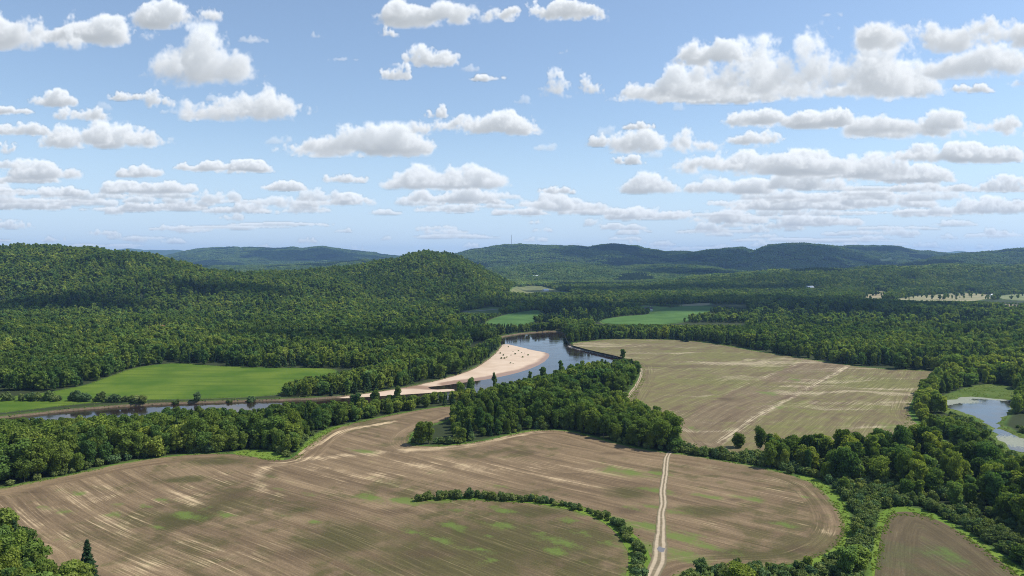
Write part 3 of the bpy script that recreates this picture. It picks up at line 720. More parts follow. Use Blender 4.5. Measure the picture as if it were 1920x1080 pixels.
def grid_pts(y0, y1, s, seed, spread=.80):
    r = np.random.default_rng(seed)
    ys = np.arange(y0, y1, s * .92); xs = np.arange(-spread * y1 - 60, spread * y1 + 60, s)
    X, Y = np.meshgrid(xs, ys); X = X + (np.arange(len(ys)) % 2)[:, None] * s * .5
    X = X + r.uniform(-.38, .38, X.shape) * s; Y = Y + r.uniform(-.38, .38, Y.shape) * s
    X, Y = X.ravel(), Y.ravel(); k = np.abs(X) < spread * Y + 45
    return X[k], Y[k]
# sight lines over the terrain, so that slopes no one sees are not planted
va = np.linspace(-.95, .95, 420); vy = np.geomspace(150, 20000, 900)
VX, VY = np.meshgrid(va, vy); VH = H_hills(VX * VY, VY); VT = (VH - CAM_H) / VY; VM = np.maximum.accumulate(VT, 0)
def seen(x, y, tall, slack):
    u = np.clip(((x / y) - va[0]) / (va[1] - va[0]), 0, len(va) - 1).astype(int); k = np.clip(np.searchsorted(vy, y) - 1, 0, len(vy) - 1)
    return (H_hills(x, y) + tall - CAM_H) / y > VM[k, u] - slack
rt = np.random.default_rng(99)
def in_any(Z, x, y):
    r = np.zeros(x.shape, bool)
    for P in Z: r |= inside(P, x, y)
    return r
bands = [grid_pts(175, 470, 5.3, 1, 1.2), grid_pts(470, 1000, 6.2, 2, .9), grid_pts(1000, 2650, 8.8, 3)]
tx = np.concatenate([b[0] for b in bands]); ty = np.concatenate([b[1] for b in bands])
od = open_dist(tx, ty); sz = in_any(SHRUB_ZONES, tx, ty); mixz = inside(MIX, tx, ty)
infar = in_any([P for P, f in zip(FAR_P, FAR_FIELDS) if f[1][0][0] > 1600], tx, ty)
keep = ((od > 1.2) | (infar & (rt.uniform(size=tx.shape) < .045))) & (dist_line(HEDGE, tx, ty, False) > 6) & (~sz | (rt.uniform(size=tx.shape) < .035)) & (~mixz | (rt.uniform(size=tx.shape) < .50)) & seen(tx, ty, 18, .012) & ((fbm(tx / 22, ty / 22, 57, 2) > .27) | (ty < 470))
tx, ty, od, sz = tx[keep], ty[keep], od[keep], sz[keep]
stand = fbm(tx / 130, ty / 130, 51, 3); cz = in_any(CONIFER_ZONES, tx, ty)
pcon = np.where(cz, .85, np.clip((stand - .52) * 3.2, .04, .6)); pcon = np.where((ty < 470), .07, pcon); pcon = np.where(ty > 1500, pcon * .6, pcon)
kind = np.where(rt.uniform(size=tx.shape) < pcon, 1, 0)
tall = (.64 + .42 * fbm(tx / 60, ty / 60, 61, 3) + rt.uniform(-.26, .26, tx.shape)) * np.where(od < 5, .86, 1.0) * np.where(sz, .6, 1.0)
tall = np.where((kind == 1), tall * rt.uniform(.75, 1.1, tx.shape), tall)
# canopy heights measured against what shows over them: (photo x range, photo y range of the tree feet, x -> y the tree tops stay under)
CANOPY = [((-200,665),(757,1000),[(-200,780),(0,774),(60,776),(147,778),(190,776),(235,772),(300,766),(335,753),(380,758),(430,758),(477,764),(507,754),(567,748),(665,746)]),
 ((640,1215),(668,860),[(640,747),(673,750),(740,738),(800,729),(853,729),(900,722),(957,711),(1027,697),(1073,676),(1123,671),(1190,670),(1215,676)]),
 ((522,720),(690,757),[(522,726),(535,714),(570,704),(630,695),(660,688),(720,676)]), ((880,960),(640,700),[(880,650),(940,622),(960,622)]),
 ((1600,2000),(562,604),[(1600,556),(1690,560),(1740,562),(1830,563),(2000,570)]), ((1735,1990),(775,960),[(1735,770),(1775,776),(1800,782),(1850,803),(1868,830),(1890,846),(1990,846)]), ((880,1030),(606,632),[(880,600),(945,604),(1030,602)]), ((1110,1400),(605,634),[(1110,605),(1400,606)]), ((1110,1400),(570,600),[(1110,560),(1270,570),(1400,575)]),
 ((850,1050),(588,606),[(850,585),(1050,585)]), ((940,1070),(547,575),[(940,545),(1070,547)])]
fpx, fpy = to_px(tx, ty, H_ground(tx, ty))
for (a, b), (c, d), line in CANOPY:
    lim = np.interp(fpx, [q[0] for q in line], [q[1] for q in line]); m_ = (fpx > a) & (fpx < b) & (fpy > c) & (fpy < d)
    if a == 640: m_ &= fpy > np.interp(fpx, [640,760,850,900,950,1000,1060,1120,1168,1215], [768,760,749,739,727,714,701,689,675,670])
    room = np.maximum((fpy - lim) / FPX * np.hypot(ty, 100), 2.5) / 17.5
    tall = np.where(m_, np.minimum(tall, room * rt.uniform(.72, 1.0, tx.shape)), tall)
tall = np.where((fpx > 850) & (fpx < 935) & (fpy > 795) & (fpy < 836), tall * .66, tall)
ok = (tall > .2) & ~((fpx > 762) & (fpx < 850) & (fpy > 785) & (fpy < 842)) & ~((fpx > -300) & (fpx < 524) & (fpy > 733) & (fpy < 768))
fpx, fpy = fpx[ok], fpy[ok]
tx, ty, od, sz, kind, tall = tx[ok], ty[ok], od[ok], sz[ok], kind[ok], tall[ok]
wide = np.clip(np.exp(rt.normal(-.14, .27, tx.shape)) * np.where(ty > 1000, 1.15, 1.0) * np.where(tall < .6, 1.35, 1.0), .5, 1.7)
tone = np.clip(np.where((fpx > 1280) & (fpy > 690), .42, .12) + .85 * (.55 * sstep(.3, .7, fbm(tx / 45, ty / 45, 71, 2)) + .45 * rt.uniform(0, 1, tx.shape)), 0, 1)
tone = np.where(inside(MIX, tx, ty), np.clip(rt.uniform(.05, 1.15, tx.shape), 0, 1), tone)
# trees picked out one by one
EXTRA = [(790,833,0,.95,1.15,.5),(803,832,0,.80,1.0,.62),(858,812,1,.95,1.25,.4),(880,822,1,.8,1.2,.5),(872,806,0,.95,.8,.35),(900,812,0,.95,.8,.3),(1240,842,0,.98,1.1,.5),(1262,841,0,.95,1.1,.4),(165,1094,1,.85,1.25,.2),(1385,838,0,.60,1.25,.3),(1425,846,0,.8,.8,.25),(1445,850,0,.7,.9,.3),
         (1280,640,1,.62,1.4,.3),(1288,641,1,.72,1.5,.3),(1560,880,0,.72,1.0,.45),(1890,905,0,.9,1.2,.7),(5,1042,0,1.0,1.2,.7),(-20,1040,0,1.1,1.2,.55),(42,1050,0,.8,1.1,.2),(28,1052,1,.85,1.3,.5),(1790,952,0,.7,1.1,.95),(1700,935,0,.62,1.0,.3),(1640,900,0,.8,1.15,.75)]
ex = np.array([at(e[0], e[1]) for e in EXTRA])
far_enough = np.ones(tx.shape, bool)
for q in ex: far_enough &= (tx - q[0]) ** 2 + (ty - q[1]) ** 2 > 22
tx, ty, od, kind, tall, wide, tone = (a[far_enough] for a in (tx, ty, od, kind, tall, wide, tone))
E = np.array(EXTRA)
tx = np.concatenate([ex[:, 0], tx]); ty = np.concatenate([ex[:, 1], ty]); od = np.concatenate([open_dist(ex[:, 0], ex[:, 1]), od])
kind = np.concatenate([E[:, 2].astype(int), kind]); tall = np.concatenate([E[:, 3], tall]); wide = np.concatenate([E[:, 4], wide]); tone = np.concatenate([E[:, 5], tone])
tz = H_ground(tx, ty)
rot = rt.uniform(0, 2 * math.pi, tx.shape)
in_view = (np.abs(tx) < .735 * ty + 4) & (to_px(tx, ty, tz + 13 * tall)[1] < 1085)

# shrubs
sx, sy = grid_pts(175, 560, 2.9, 5, .9)
so = open_dist(sx, sy); sz2 = in_any(SHRUB_ZONES, sx, sy)
edge_belt = (so > .2) & (so < 5) & (rt.uniform(size=sx.shape) < .30) & (sy < 420)
k = ((so > .9) & sz2 & (rt.uniform(size=sx.shape) < .9)) | ((so > 1.0) & inside(MIX, sx, sy) & (rt.uniform(size=sx.shape) < .55)) | edge_belt
sx, sy = sx[k], sy[k]
seg = np.hypot(*np.diff(HEDGE, axis=0).T); s = np.concatenate([[0], np.cumsum(seg)])
hs = np.arange(1.5, s[-1], 1.9); hx = np.interp(hs, s, HEDGE[:, 0]) + rt.normal(size=hs.shape) * .8; hy = np.interp(hs, s, HEDGE[:, 1]) + rt.normal(size=hs.shape) * .7
gap = fbm(hs / 9, hs * 0, 31, 2) > -1
hx, hy, hs = hx[gap], hy[gap], hs[gap]
BANK = [(12,752),(22,751),(40,752),(58,751),(70,752),(80,752),(92,752),(104,753),(112,752),(132,752),(142,752),(155,753),(165,753),(178,754),(190,753),(204,754),(216,754),(232,754),(245,753),(258,754),(268,754),(330,752),(370,750),(430,749),(470,748)]
bk = np.array([at(a, b) for a, b in BANK])
SANDSH = [(953,652),(962,661),(972,660),(966,666),(984,664),(990,668),(978,663),(958,668),(950,672),(944,668),(938,664),(940,674),(980,672),(957,683),(962,684),(946,674)]
sbk = np.array([at(a, b, -2) for a, b in SANDSH])
hx2 = np.concatenate([hx, bk[:, 0], sbk[:, 0], sx]); hy2 = np.concatenate([hy, bk[:, 1], sbk[:, 1], sy])
place = np.concatenate([np.zeros(len(hx)), np.ones(len(bk)), np.full(len(sbk), 2), np.full(len(sx), 3)]).astype(int)
ssz = np.concatenate([np.interp(hs, [0, 20, 60, 75, 95, 130, 200], [.95, .9, .75, .62, .8, .9, 1.0]) * rt.uniform(.55, 1.1, len(hs)), rt.uniform(.8, 1.7, len(bk)), rt.uniform(.22, .5, len(sbk)), rt.uniform(.6, 1.15, len(sx)) * (.75 + .5 * fbm(sx / 20, sy / 20, 81, 2))])
stone = np.clip(rt.uniform(.1, .8, len(hx2)) + (fbm(hx2 / 25, hy2 / 25, 83, 2) - .5) * .5, 0, 1)
shz = np.where(place == 2, -1.4, H_ground(hx2, hy2)); shz = np.where(place == 0, H_plain(hx2, hy2) + .05, shz)

# ------------------------------------------------------------------ trees one by one, with their own words
PLACES = [
    ('the bottom left grove', lambda px, py, x, y: (px < 230) & (y < 290)),
    ('the left riverside wood', lambda px, py, x, y: (px < 640)),
    ('the copse between the fields', lambda px, py, x, y: (px < 1285)),
    ('the lower right thicket', lambda px, py, x, y: (py > 915)),
    ('the wood left of the pond', lambda px, py, x, y: (px < 1770)),
    ('the trees around the pond', lambda px, py, x, y: px > -1e9),
]
def place_of(px, py, x, y):
    for q, (nm, f) in enumerate(PLACES):
        if f(px, py, x, y): return nm
def ordinal(n):
    w = ['first','second','third','fourth','fifth','sixth','seventh','eighth','ninth','tenth','eleventh','twelfth']
    return w[n - 1] if n <= 12 else f"{n}{'th' if 10 <= n % 100 <= 20 else {1:'st',2:'nd',3:'rd'}.get(n % 10, 'th')}"
def tone_word(t): return 'dark green' if t < .38 else ('mid green' if t < .62 else 'light green')
def choose(mask, n, size):
    k = np.where(mask)[0]; return k[np.argsort(-size[k])][:n]
near_b = choose((kind == 0) & in_view, 295, tall * np.where(od < 9, 1.15, 1.0) / ty)
near_c = choose((kind == 1) & in_view & (ty < 620), 110, tall / ty)
near_s = choose((np.abs(hx2) < .735 * hy2) & (to_px(hx2, hy2, shz + 2)[1] < 1085), 296, np.where(place < 3, 3.0, 1.0) * ssz / hy2)
def plant(idx, name, what, protos, cat, words):
    rows = {}
    for q in idx:
        px, py = to_px(tx[q], ty[q], tz[q])
        key = (place_of(px, py, tx[q], ty[q]), 'on its near edge' if od[q] < 7 else 'behind its near edge', words(tone[q]) if words else '')
        rows.setdefault(key, []).append((px, q))
    for (pl, row, tw), lst in rows.items():
        lst.sort()
        for n, (px, q) in enumerate(lst):
            P = protos[int(rot[q] * 1000) % len(protos)]
            r = empty(name, (tx[q], ty[q], tz[q] - .1), rot[q])
            r.scale = (tall[q] * wide[q], tall[q] * wide[q], tall[q])
            for nm, me in (('crown', P[0]), ('trunk', P[1])):
                c = bpy.data.objects.new(nm, me); col.objects.link(c); c.parent = r; c.color = (tone[q], 0, 1, 1)
            size = 'tall ' if tall[q] > 1.0 else ('low ' if tall[q] < .75 else '')
            tag(r, f"{size}{tw + ' ' if tw else ''}{what}, {ordinal(n + 1)} from left {'edging' if 'on its' in row else 'inside'} {pl}", cat, 'broadleaf trees in the near woods' if name[0] == 'b' else 'conifers in the near woods')
plant(near_b, 'broadleaf_tree', 'broadleaf tree', PROTO_B, 'tree', tone_word)
plant(near_c, 'conifer_tree', 'dark conifer', PROTO_C, 'conifer', None)
S_NAME = ['the curving field hedge', 'the meadow river bank', 'the pink sandbar', '']
rows = {}
for q in near_s:
    px, py = to_px(hx2[q], hy2[q], shz[q])
    pl = S_NAME[place[q]] or place_of(px, py, hx2[q], hy2[q])
    rows.setdefault((pl, tone_word(stone[q]), 'small' if ssz[q] < .75 else 'bushy'), []).append((px, q))
for (pl, tw, sw), lst in rows.items():
    lst.sort()
    for n, (px, q) in enumerate(lst):
        me, h = PROTO_S[q % len(PROTO_S)]
        o = bpy.data.objects.new('shrub', me); col.objects.link(o); o.location = (hx2[q], hy2[q], shz[q] - .1); o.rotation_euler = (0, 0, q * 1.7); o.scale = (ssz[q] * 1.05, ssz[q] * 1.05, ssz[q]); o.color = (stone[q], 0, 1, 1)
        tag(o, f"{sw} {tw} shrub, {ordinal(n + 1)} such from left in {pl}", 'shrub', 'shrubs of the hedge, banks and thickets')

# ------------------------------------------------------------------ the massed forest
rm = np.random.default_rng(17)
specs = []
def add_b(n, leaf, size, nl):
    for q in range(n):
        h, w = rm.uniform(12.5, 16), rm.uniform(8, 9.8); specs.append((*crown_mesh(lobes_broad(h, w, rm, nl, .14), leaf, size, rm), 0))
def add_c(n, tiers, per, size):
    for q in range(n): specs.append((*conifer_mesh(rm.uniform(13, 17), rm.uniform(4.6, 6), rm, tiers, per, size), 1))
add_b(6, 2200, .58, 11); add_c(3, 20, 36, .7)            # 0-5 / 6-8   near
add_b(6, 700, .95, 9); add_c(3, 13, 18, 1.0)            # 9-14 / 15-17 middle
add_b(5, 200, 1.5, 6); add_c(2, 8, 9, 1.5)              # 18-22 / 23-24 far
def patch(nb, nc, s):
    Vs, Fs, off = [], [], 0
    for q in range(nb + nc):
        x, y = rm.uniform(-s / 2, s / 2, 2); h, w = rm.uniform(9, 15), rm.uniform(8, 12)
        if q < nb:
            iv, if_ = ICO[1]; V = iv * (1 + rm.uniform(-.25, .25, (len(iv), 1))) * np.array([w / 2, w / 2, h * .42]) + np.array([x, y, h * .56])
        else:
            k = 6; V = np.array([(x, y, h * 1.15)] + [(x + math.cos(a) * w * .3, y + math.sin(a) * w * .3, h * .1) for a in np.arange(k) * 2 * math.pi / k]); if_ = [(0, 1 + a, 1 + (a + 1) % k) for a in range(k)]
        Vs.append(V); Fs += [tuple(int(a) + off for a in f) for f in if_]; off += len(V)
    return np.concatenate(Vs), Fs
for q in range(5): specs.append((*patch(13, 1 + q % 3, 32), 0))          # 25-29
for q in range(2): specs.append((*patch(1, 16, 30), 1))                  # 30-31
taken = np.zeros(len(tx), bool); taken[near_b] = True; taken[near_c] = True
k = ~taken
fx, fy, fz, fk, ft, fw = tx[k], ty[k], tz[k], kind[k], tall[k], wide[k]
r_ = rm.integers(0, 1000, len(fx))
which = np.where(fy < 520, np.where(fk == 0, r_ % 6, 6 + r_ % 3), np.where(fy < 1050, np.where(fk == 0, 9 + r_ % 6, 15 + r_ % 3), np.where(fk == 0, 18 + r_ % 5, 23 + r_ % 2)))
scl = np.column_stack([ft * fw, ft * fw, ft])
px_, py_ = grid_pts(2600, 9500, 27, 8, .78)
kk = seen(px_, py_, 12, .004) & (open_dist(px_, py_) > 6) & ~in_any(CLEAR, px_, py_)
# thin out with distance
kk &= rm.uniform(size=px_.shape) < np.clip(1.25 - py_ / 16000, .5, 1)
px_, py_ = px_[kk], py_[kk]; pz_ = H_hills(px_, py_) - .5
con = (fbm(px_ / 300, py_ / 300, 91, 3) > .60); r2 = rm.integers(0, 1000, len(px_))
pw = np.where(con, 30 + r2 % 2, 25 + r2 % 5); ps = rm.uniform(.8, 1.2, len(px_))
allp = np.concatenate([np.column_stack([fx, fy, fz - .1]), np.column_stack([px_, py_, pz_])])
forest = scatter_object('forest', specs, [M['broadleaf'], M['conifer']], allp, np.concatenate([which, pw]), np.concatenate([scl, np.column_stack([ps * 1.15, ps * 1.15, ps])]), np.concatenate([rot[k], rm.uniform(0, 6.28, len(px_))]), np.concatenate([tone[k], np.clip(.55 * sstep(.3, .7, fbm(px_ / 150, py_ / 150, 73, 4)) + .5 * rm.uniform(0, 1, len(px_)), 0, 1) * np.interp(py_, [2600, 4200], [.95, .5])]))
forest.color = (0, 0, 0, 1); ug_color = (0, 0, 0, 1)
tag(forest, 'dense green mixed forest covering the hills and valley', kind='stuff')
k = np.ones(len(hx2), bool); k[near_s] = False
usp = []
for q in range(4): usp.append((*crown_mesh(lobes_broad(3.3, 4.3, rm, 7, .1), 420, .45, rm), 0))
ug = scatter_object('undergrowth', usp, [M['shrub']], np.column_stack([hx2, hy2, shz - .1])[k], rm.integers(0, 4, k.sum()), np.column_stack([ssz * 1.05] * 2 + [ssz])[k], rm.uniform(0, 6.28, k.sum()), stone[k])
ug.color = ug_color
tag(ug, 'low green bushes filling the thicket', kind='stuff')
gp = []
rg = np.random.default_rng(44)
def in_poly_pts(P, dens):
    n = int((np.ptp(P[:, 0]) * np.ptp(P[:, 1])) * dens); x = rg.uniform(P[:, 0].min(), P[:, 0].max(), n); y = rg.uniform(P[:, 1].min(), P[:, 1].max(), n)
    k = inside(P, x, y); return np.column_stack([x[k], y[k]])
for P in GRASS_EDGES: gp.append(in_poly_pts(P, .55))
gp.append(in_poly_pts(MARSH, .35))
for P, wd_, n in ((F_MAIN, 1.0, 2600), (F_LOW, 1.0, 900), (F_EAST, 2.0, 3000), (MEADOW, 1.5, 1500), (RIVER, 1.5, 3000)):
    Q = np.vstack([P, P[:1]]); sg = np.hypot(*np.diff(Q, axis=0).T); cs = np.concatenate([[0], np.cumsum(sg)]); t_ = rg.uniform(0, cs[-1], n)
    gp.append(np.column_stack([np.interp(t_, cs, Q[:, 0]), np.interp(t_, cs, Q[:, 1])]) + rg.normal(size=(n, 2)) * wd_)
t_ = rg.uniform(0, s[-1], 1400); gp.append(np.column_stack([np.interp(t_, s, HEDGE[:, 0]), np.interp(t_, s, HEDGE[:, 1])]) + rg.normal(size=(1400, 2)) * 1.7)
gp = np.concatenate(gp); gp = gp[(sdf(RIVER, gp[:, 0], gp[:, 1], 30) > .6) & (sdf(POND, gp[:, 0], gp[:, 1], 30) > .5) & (gp[:, 1] > 100) & (dist_line(TRACK, gp[:, 0], gp[:, 1], False) > 2.2) & (fbm(gp[:, 0] / 5, gp[:, 1] / 5, 64, 2) > .42)]
tuft = []
for q in range(3):
    dd = rand_dirs(26, rm, .8); dd[:, 2] = np.abs(dd[:, 2]); tuft.append((*leaf_cards(dd * np.array([.42, .42, .18]), dd, .22, rm), 0))
M['tuft'] = foliage('grass_tuft', [(.150,.225,.036),(.190,.270,.045),(.225,.290,.055),(.250,.280,.085)], .4, .5)
gz_ = np.maximum(H_ground(gp[:, 0], gp[:, 1]), -9)
tg = scatter_object('tall_grass', tuft, [M['tuft']], np.column_stack([gp, gz_]), rm.integers(0, 3, len(gp)), np.repeat(rm.uniform(.5, 1.2, len(gp))[:, None], 3, 1), rm.uniform(0, 6.28, len(gp)), rm.uniform(0, 1, len(gp)))
tg.color = (0, 0, 0, 1); tag(tg, 'rank green grass along field edges and banks', kind='stuff')
def dead_tree(px, py, h, label):
    x, y = at(px, py); r = empty('dead_tree', (x, y, float(H_plain(np.array([x]), np.array([y]))[0]) - .1)); tag(r, label, 'dead tree')
    mesh_obj('trunk', *tube([(0, 0, 0), (.1, 0, h * .4), (-.1, .1, h * .75), (.1, 0, h)], [.2, .15, .09, .03]), M['grey_bark'], r, smooth=True)
    Vb, Fb = [], []
    for q in range(15):
        z0 = h * rm.uniform(.3, .95); a = rm.uniform(0, 6.28); l = (h - z0) * .35 + .6; e = (math.cos(a) * l, math.sin(a) * l, z0 + l * .5)
        v, f = tube([(0, 0, z0), (e[0] * .5, e[1] * .5, z0 + l * .15), e], [.07, .05, .02], 4); Fb += [tuple(k + len(Vb) for k in g) for g in f]; Vb += v
    mesh_obj('branches', Vb, Fb, M['grey_bark'], r)
dead_tree(64, 1088, 11, 'bare grey dead tree standing in the bottom left grove')
dead_tree(1612, 905, 9, 'bare grey snag at the edge of the lower right thicket')
print('COUNTS tufts', len(gp)); print('COUNTS trees', len(tx), 'patches', len(px_), 'shrubs', len(hx2), 'near', len(near_b), len(near_c), len(near_s))

# ------------------------------------------------------------------ small things: houses, mast, stones
def box(x0, x1, y0, y1, z0, z1):
    V = [(x, y, z) for z in (z0, z1) for y in (y0, y1) for x in (x0, x1)]
    return V, [(0, 2, 3, 1), (4, 5, 7, 6), (0, 1, 5, 4), (1, 3, 7, 5), (3, 2, 6, 7), (2, 0, 4, 6)]
M['white_wall'] = plain('white_wall', (.75,.73,.70), .7, .3, .06, .4); M['tan_wall'] = plain('tan_wall', (.52,.42,.32), .8, .2, .1, .4)
M['dark_roof'] = plain('dark_roof', (.08,.08,.09), .7, .3, .2, .6); M['red_roof'] = plain('red_roof', (.46,.16,.10), .7, .3, .2, .6); M['tin_roof'] = plain('tin_roof', (.62,.64,.66), .4, .5, .1, .4)
M['glass'] = plain('window_glass', (.03,.035,.045), .1, .6, .1, 1); M['wood'] = plain('door_wood', (.16,.10,.06), .7, .3, .2, 1); M['steel'] = plain('steel', (.16,.16,.17), .5, .5, .1, .2)
def house(px, py, w, d, h, rz, wall, roof, label):
    P = far_poly([(px, py)])[0]; z = float(H_plain(np.array([P[0]]), np.array([P[1]]))[0])
    r = empty('house', (P[0], P[1], z), rz); tag(r, label, 'house')
    V, F = box(-w/2, w/2, -d/2, d/2, -1, h); n = len(V)
    V += [(-w/2, 0, h + d * .33), (w/2, 0, h + d * .33)]; F += [(4, 6, n), (5, n + 1, 7)]
    mesh_obj('wall', V, F, wall, r)
    o = .5; t = .25; RV = []
    for x in (-w/2 - o, w/2 + o):
        RV += [(x, -d/2 - o, h - .33), (x, 0, h + d * .33 + .1), (x, d/2 + o, h - .33), (x, d/2 + o, h - .33 + t), (x, 0, h + d * .33 + .1 + t), (x, -d/2 - o, h - .33 + t)]
    RF = [(0, 1, 4, 5), (1, 2, 3, 4), (6, 11, 10, 7), (7, 10, 9, 8), (5, 4, 10, 11), (4, 3, 9, 10), (0, 6, 7, 1), (1, 7, 8, 2), (0, 5, 11, 6), (2, 8, 9, 3)]
    ro = mesh_obj('roof', RV, RF, roof, r)
    mesh_obj('chimney', *box(w * .2, w * .2 + .9, -.45, .45, h + d * .15, h + d * .33 + 1.6), M['tan_wall'], ro)
    for q in range(3):
        x = -w/2 + w * (q + .5) / 3
        if q == 1: mesh_obj('door', *box(x - .6, x + .6, -d/2 - .06, -d/2 + .05, 0, 2.2), M['wood'], r)
        else: mesh_obj('window', *box(x - .8, x + .8, -d/2 - .06, -d/2 + .05, 1.0, 2.4), M['glass'], r)
    return r
house(295, 622, 16, 11, 4.5, .3, M['tan_wall'], M['red_roof'], 'house with a red roof half hidden in the left forest')
house(1216, 582, 15, 9, 5, -.2, M['white_wall'], M['dark_roof'], 'white farmhouse with dark roof beside the far green field')
house(1003, 521, 34, 14, 8, .1, M['white_wall'], M['tin_roof'], 'long pale building in the forest beyond the small yellow pasture')
house(1518, 543, 22, 14, 8, .2, M['tan_wall'], M['tin_roof'], 'tan house in the dark woods below the right hills')
house(1672, 609, 9, 7, 3.5, -.4, M['white_wall'], M['tin_roof'], 'small white cabin among the trees right of the striped field')
house(1023, 546, 18, 10, 5, .5, M['white_wall'], M['tin_roof'], 'small pale house at the corner of the yellow pasture')
house(1862, 556, 12, 9, 5, 0, M['white_wall'], M['tin_roof'], 'white house at the edge of the pale right pastures')
# lattice mast on the far ridge
P = far_poly([(959, 463)])[0]; zb = float(H_plain(np.array([P[0]]), np.array([P[1]]))[0]); hm = 96.0
V, F = [], []
def addt(a, b, r):
    global V, F
    v, f = tube([a, b], [r, r], 4); F += [tuple(k + len(V) for k in g) for g in f]; V += v
legs = [(math.cos(a) * 2.2, math.sin(a) * 2.2) for a in (0.3, 2.4, 4.5)]
for q in legs: addt((*q, -1), (q[0] * .5, q[1] * .5, hm), .45)
for n in range(16):
    for a in range(3):
        s0, s1 = 1 - .5 * n / 16, 1 - .5 * (n + 1) / 16; p0, p1 = legs[a], legs[(a + 1) % 3]
        addt((p0[0] * s0, p0[1] * s0, hm * n / 16), (p1[0] * s1, p1[1] * s1, hm * (n + 1) / 16), .2)
mast = empty('radio_mast', (P[0], P[1], zb)); tag(mast, 'thin dark lattice radio mast on the far ridge crest', 'mast')
mesh_obj('lattice', V, F, M['steel'], mast)
mesh_obj('antenna', *tube([(0, 0, hm), (0, 0, hm + 12)], [.4, .2], 6), M['steel'], mast)
# stone bank
rs = np.random.default_rng(5); RB = poly([(1066,649),(1085,655),(1110,660),(1135,666),(1160,671)], -2); seg = np.hypot(*np.diff(RB, axis=0).T); s = np.concatenate([[0], np.cumsum(seg)])
Vs, Fs, off = [], [], 0; iv, if_ = ICO[1]
for q in range(420):
    t = rs.uniform(0, s[-1]); x, y = np.interp(t, s, RB[:, 0]) + rs.normal() * 1.2, np.interp(t, s, RB[:, 1]) + rs.normal() * 1.8
    r = rs.uniform(.35, 1.0); zz = float(H_ground(np.array([x]), np.array([y]))[0])
    Vs.append(iv * (1 + rs.uniform(-.3, .3, (len(iv), 1))) * np.array([r, r * .8, r * .6]) + np.array([x, y, max(zz, -2.2) + r * .2])); Fs += [tuple(int(a) + off for a in f) for f in if_]; off += len(iv)
tag(mesh_obj('rocks', np.concatenate(Vs), Fs, M['rock']), 'loose grey rocks lining the river bank', kind='stuff')

# ------------------------------------------------------------------ cumulus overhead (out of frame) that shades parts of the land
M['cloud'] = plain('cloud', (.85,.85,.86), 1, 0, .03, .002)
def cloud_over(px, py, a, b, hc=4500, seed=0):
    P = far_poly([(px, py)])[0]; c = Vector((P[0], P[1], 0)) + SUN * (hc / SUN.z); r = np.random.default_rng(seed)
    Vs, Fs, off = [], [], 0; iv, if_ = ICO[2]
    for q in range(16):
        x, y = r.uniform(-1, 1, 2)
        if x * x + y * y > 1: continue
        k = r.uniform(.22, .42) * (1.2 - .5 * (x * x + y * y)); s = 1 + r.uniform(-.22, .22, (len(iv), 1))
        v = iv * s * np.array([a * k, b * k * 1.1, 160 * k * 2]); v[:, 2] = np.maximum(v[:, 2], -20)
        Vs.append(v + np.array([x * a * .75, y * b * .75, 0])); Fs += [tuple(int(g) + off for g in f) for f in if_]; off += len(iv)
    o = mesh_obj('cloud', np.concatenate(Vs), Fs, M['cloud'], smooth=True); o.location = c; tag(o, kind='structure')
for n, (px, py, a, b) in enumerate([(1100,578,420,170),(1420,572,420,260),(1640,590,160,90),(1180,475,800,450),(1470,480,1250,600),(120,575,150,60),(420,548,130,60),(790,474,160,140),(1290,512,420,200),(560,480,1100,500),(700,640,160,70),(1250,545,500,200)]):
    cloud_over(px, py, a, b, 4500 if py > 485 else 6500, 100 + n)

# ------------------------------------------------------------------ haze
HAZE_D = 5.0e-5
V, F = box(-16000, 16000, -3000, 17500, -10, 420)
haze = mesh_obj('haze', V, F); tag(haze, 'thin pale blue summer haze', kind='stuff')
m, t = material('haze')
pv = t.new('VolumePrincipled'); pv.inputs['Color'].default_value = (.37, .61, 1.0, 1); pv.inputs['Density'].default_value = HAZE_D; pv.inputs['Anisotropy'].default_value = .2
o = t.new('OutputMaterial'); t.L.new(pv.outputs[0], o.inputs['Volume'])
haze.data.materials.append(m)

# ------------------------------------------------------------------ sky: sky texture plus a field of cumulus worked out as lit 3-D densities
SC = 860.0; SW, SH = int(2 * SC), int(.56 * SC)         # the dome unrolled: x/y from -1 to 1, z/y from -.02 to .54
sky_rgb = np.zeros((SH, SW, 3), np.float32); sky_a = np.zeros((SH, SW), np.float32)
def spectral(n, seed, beta=1.75):
    r = np.random.default_rng(seed); k = [np.fft.fftfreq(a) * a for a in n]
    K = np.sqrt((k[0][:, None, None] / 1) ** 2 + (k[1][None, :, None] * n[0] / n[1]) ** 2 + (k[2][None, None, :] * n[0] / n[2]) ** 2); K[0, 0, 0] = 1
    f = np.fft.ifftn(np.fft.fftn(r.normal(size=n)) * K ** -beta).real.astype(np.float32); return f / f.std()
NZ = spectral((560, 216, 120), 4)
def shift2(a, dx, dy):
    for ax, d in ((0, dx), (1, dy)):
        i = int(math.floor(d)); f = d - i; a = np.roll(a, -i, ax) * (1 - f) + np.roll(a, -i - 1, ax) * f
    return a
SLX, SLY = math.sin(SUN_AZ) / math.tan(SUN_EL), math.cos(SUN_AZ) / math.tan(SUN_EL)
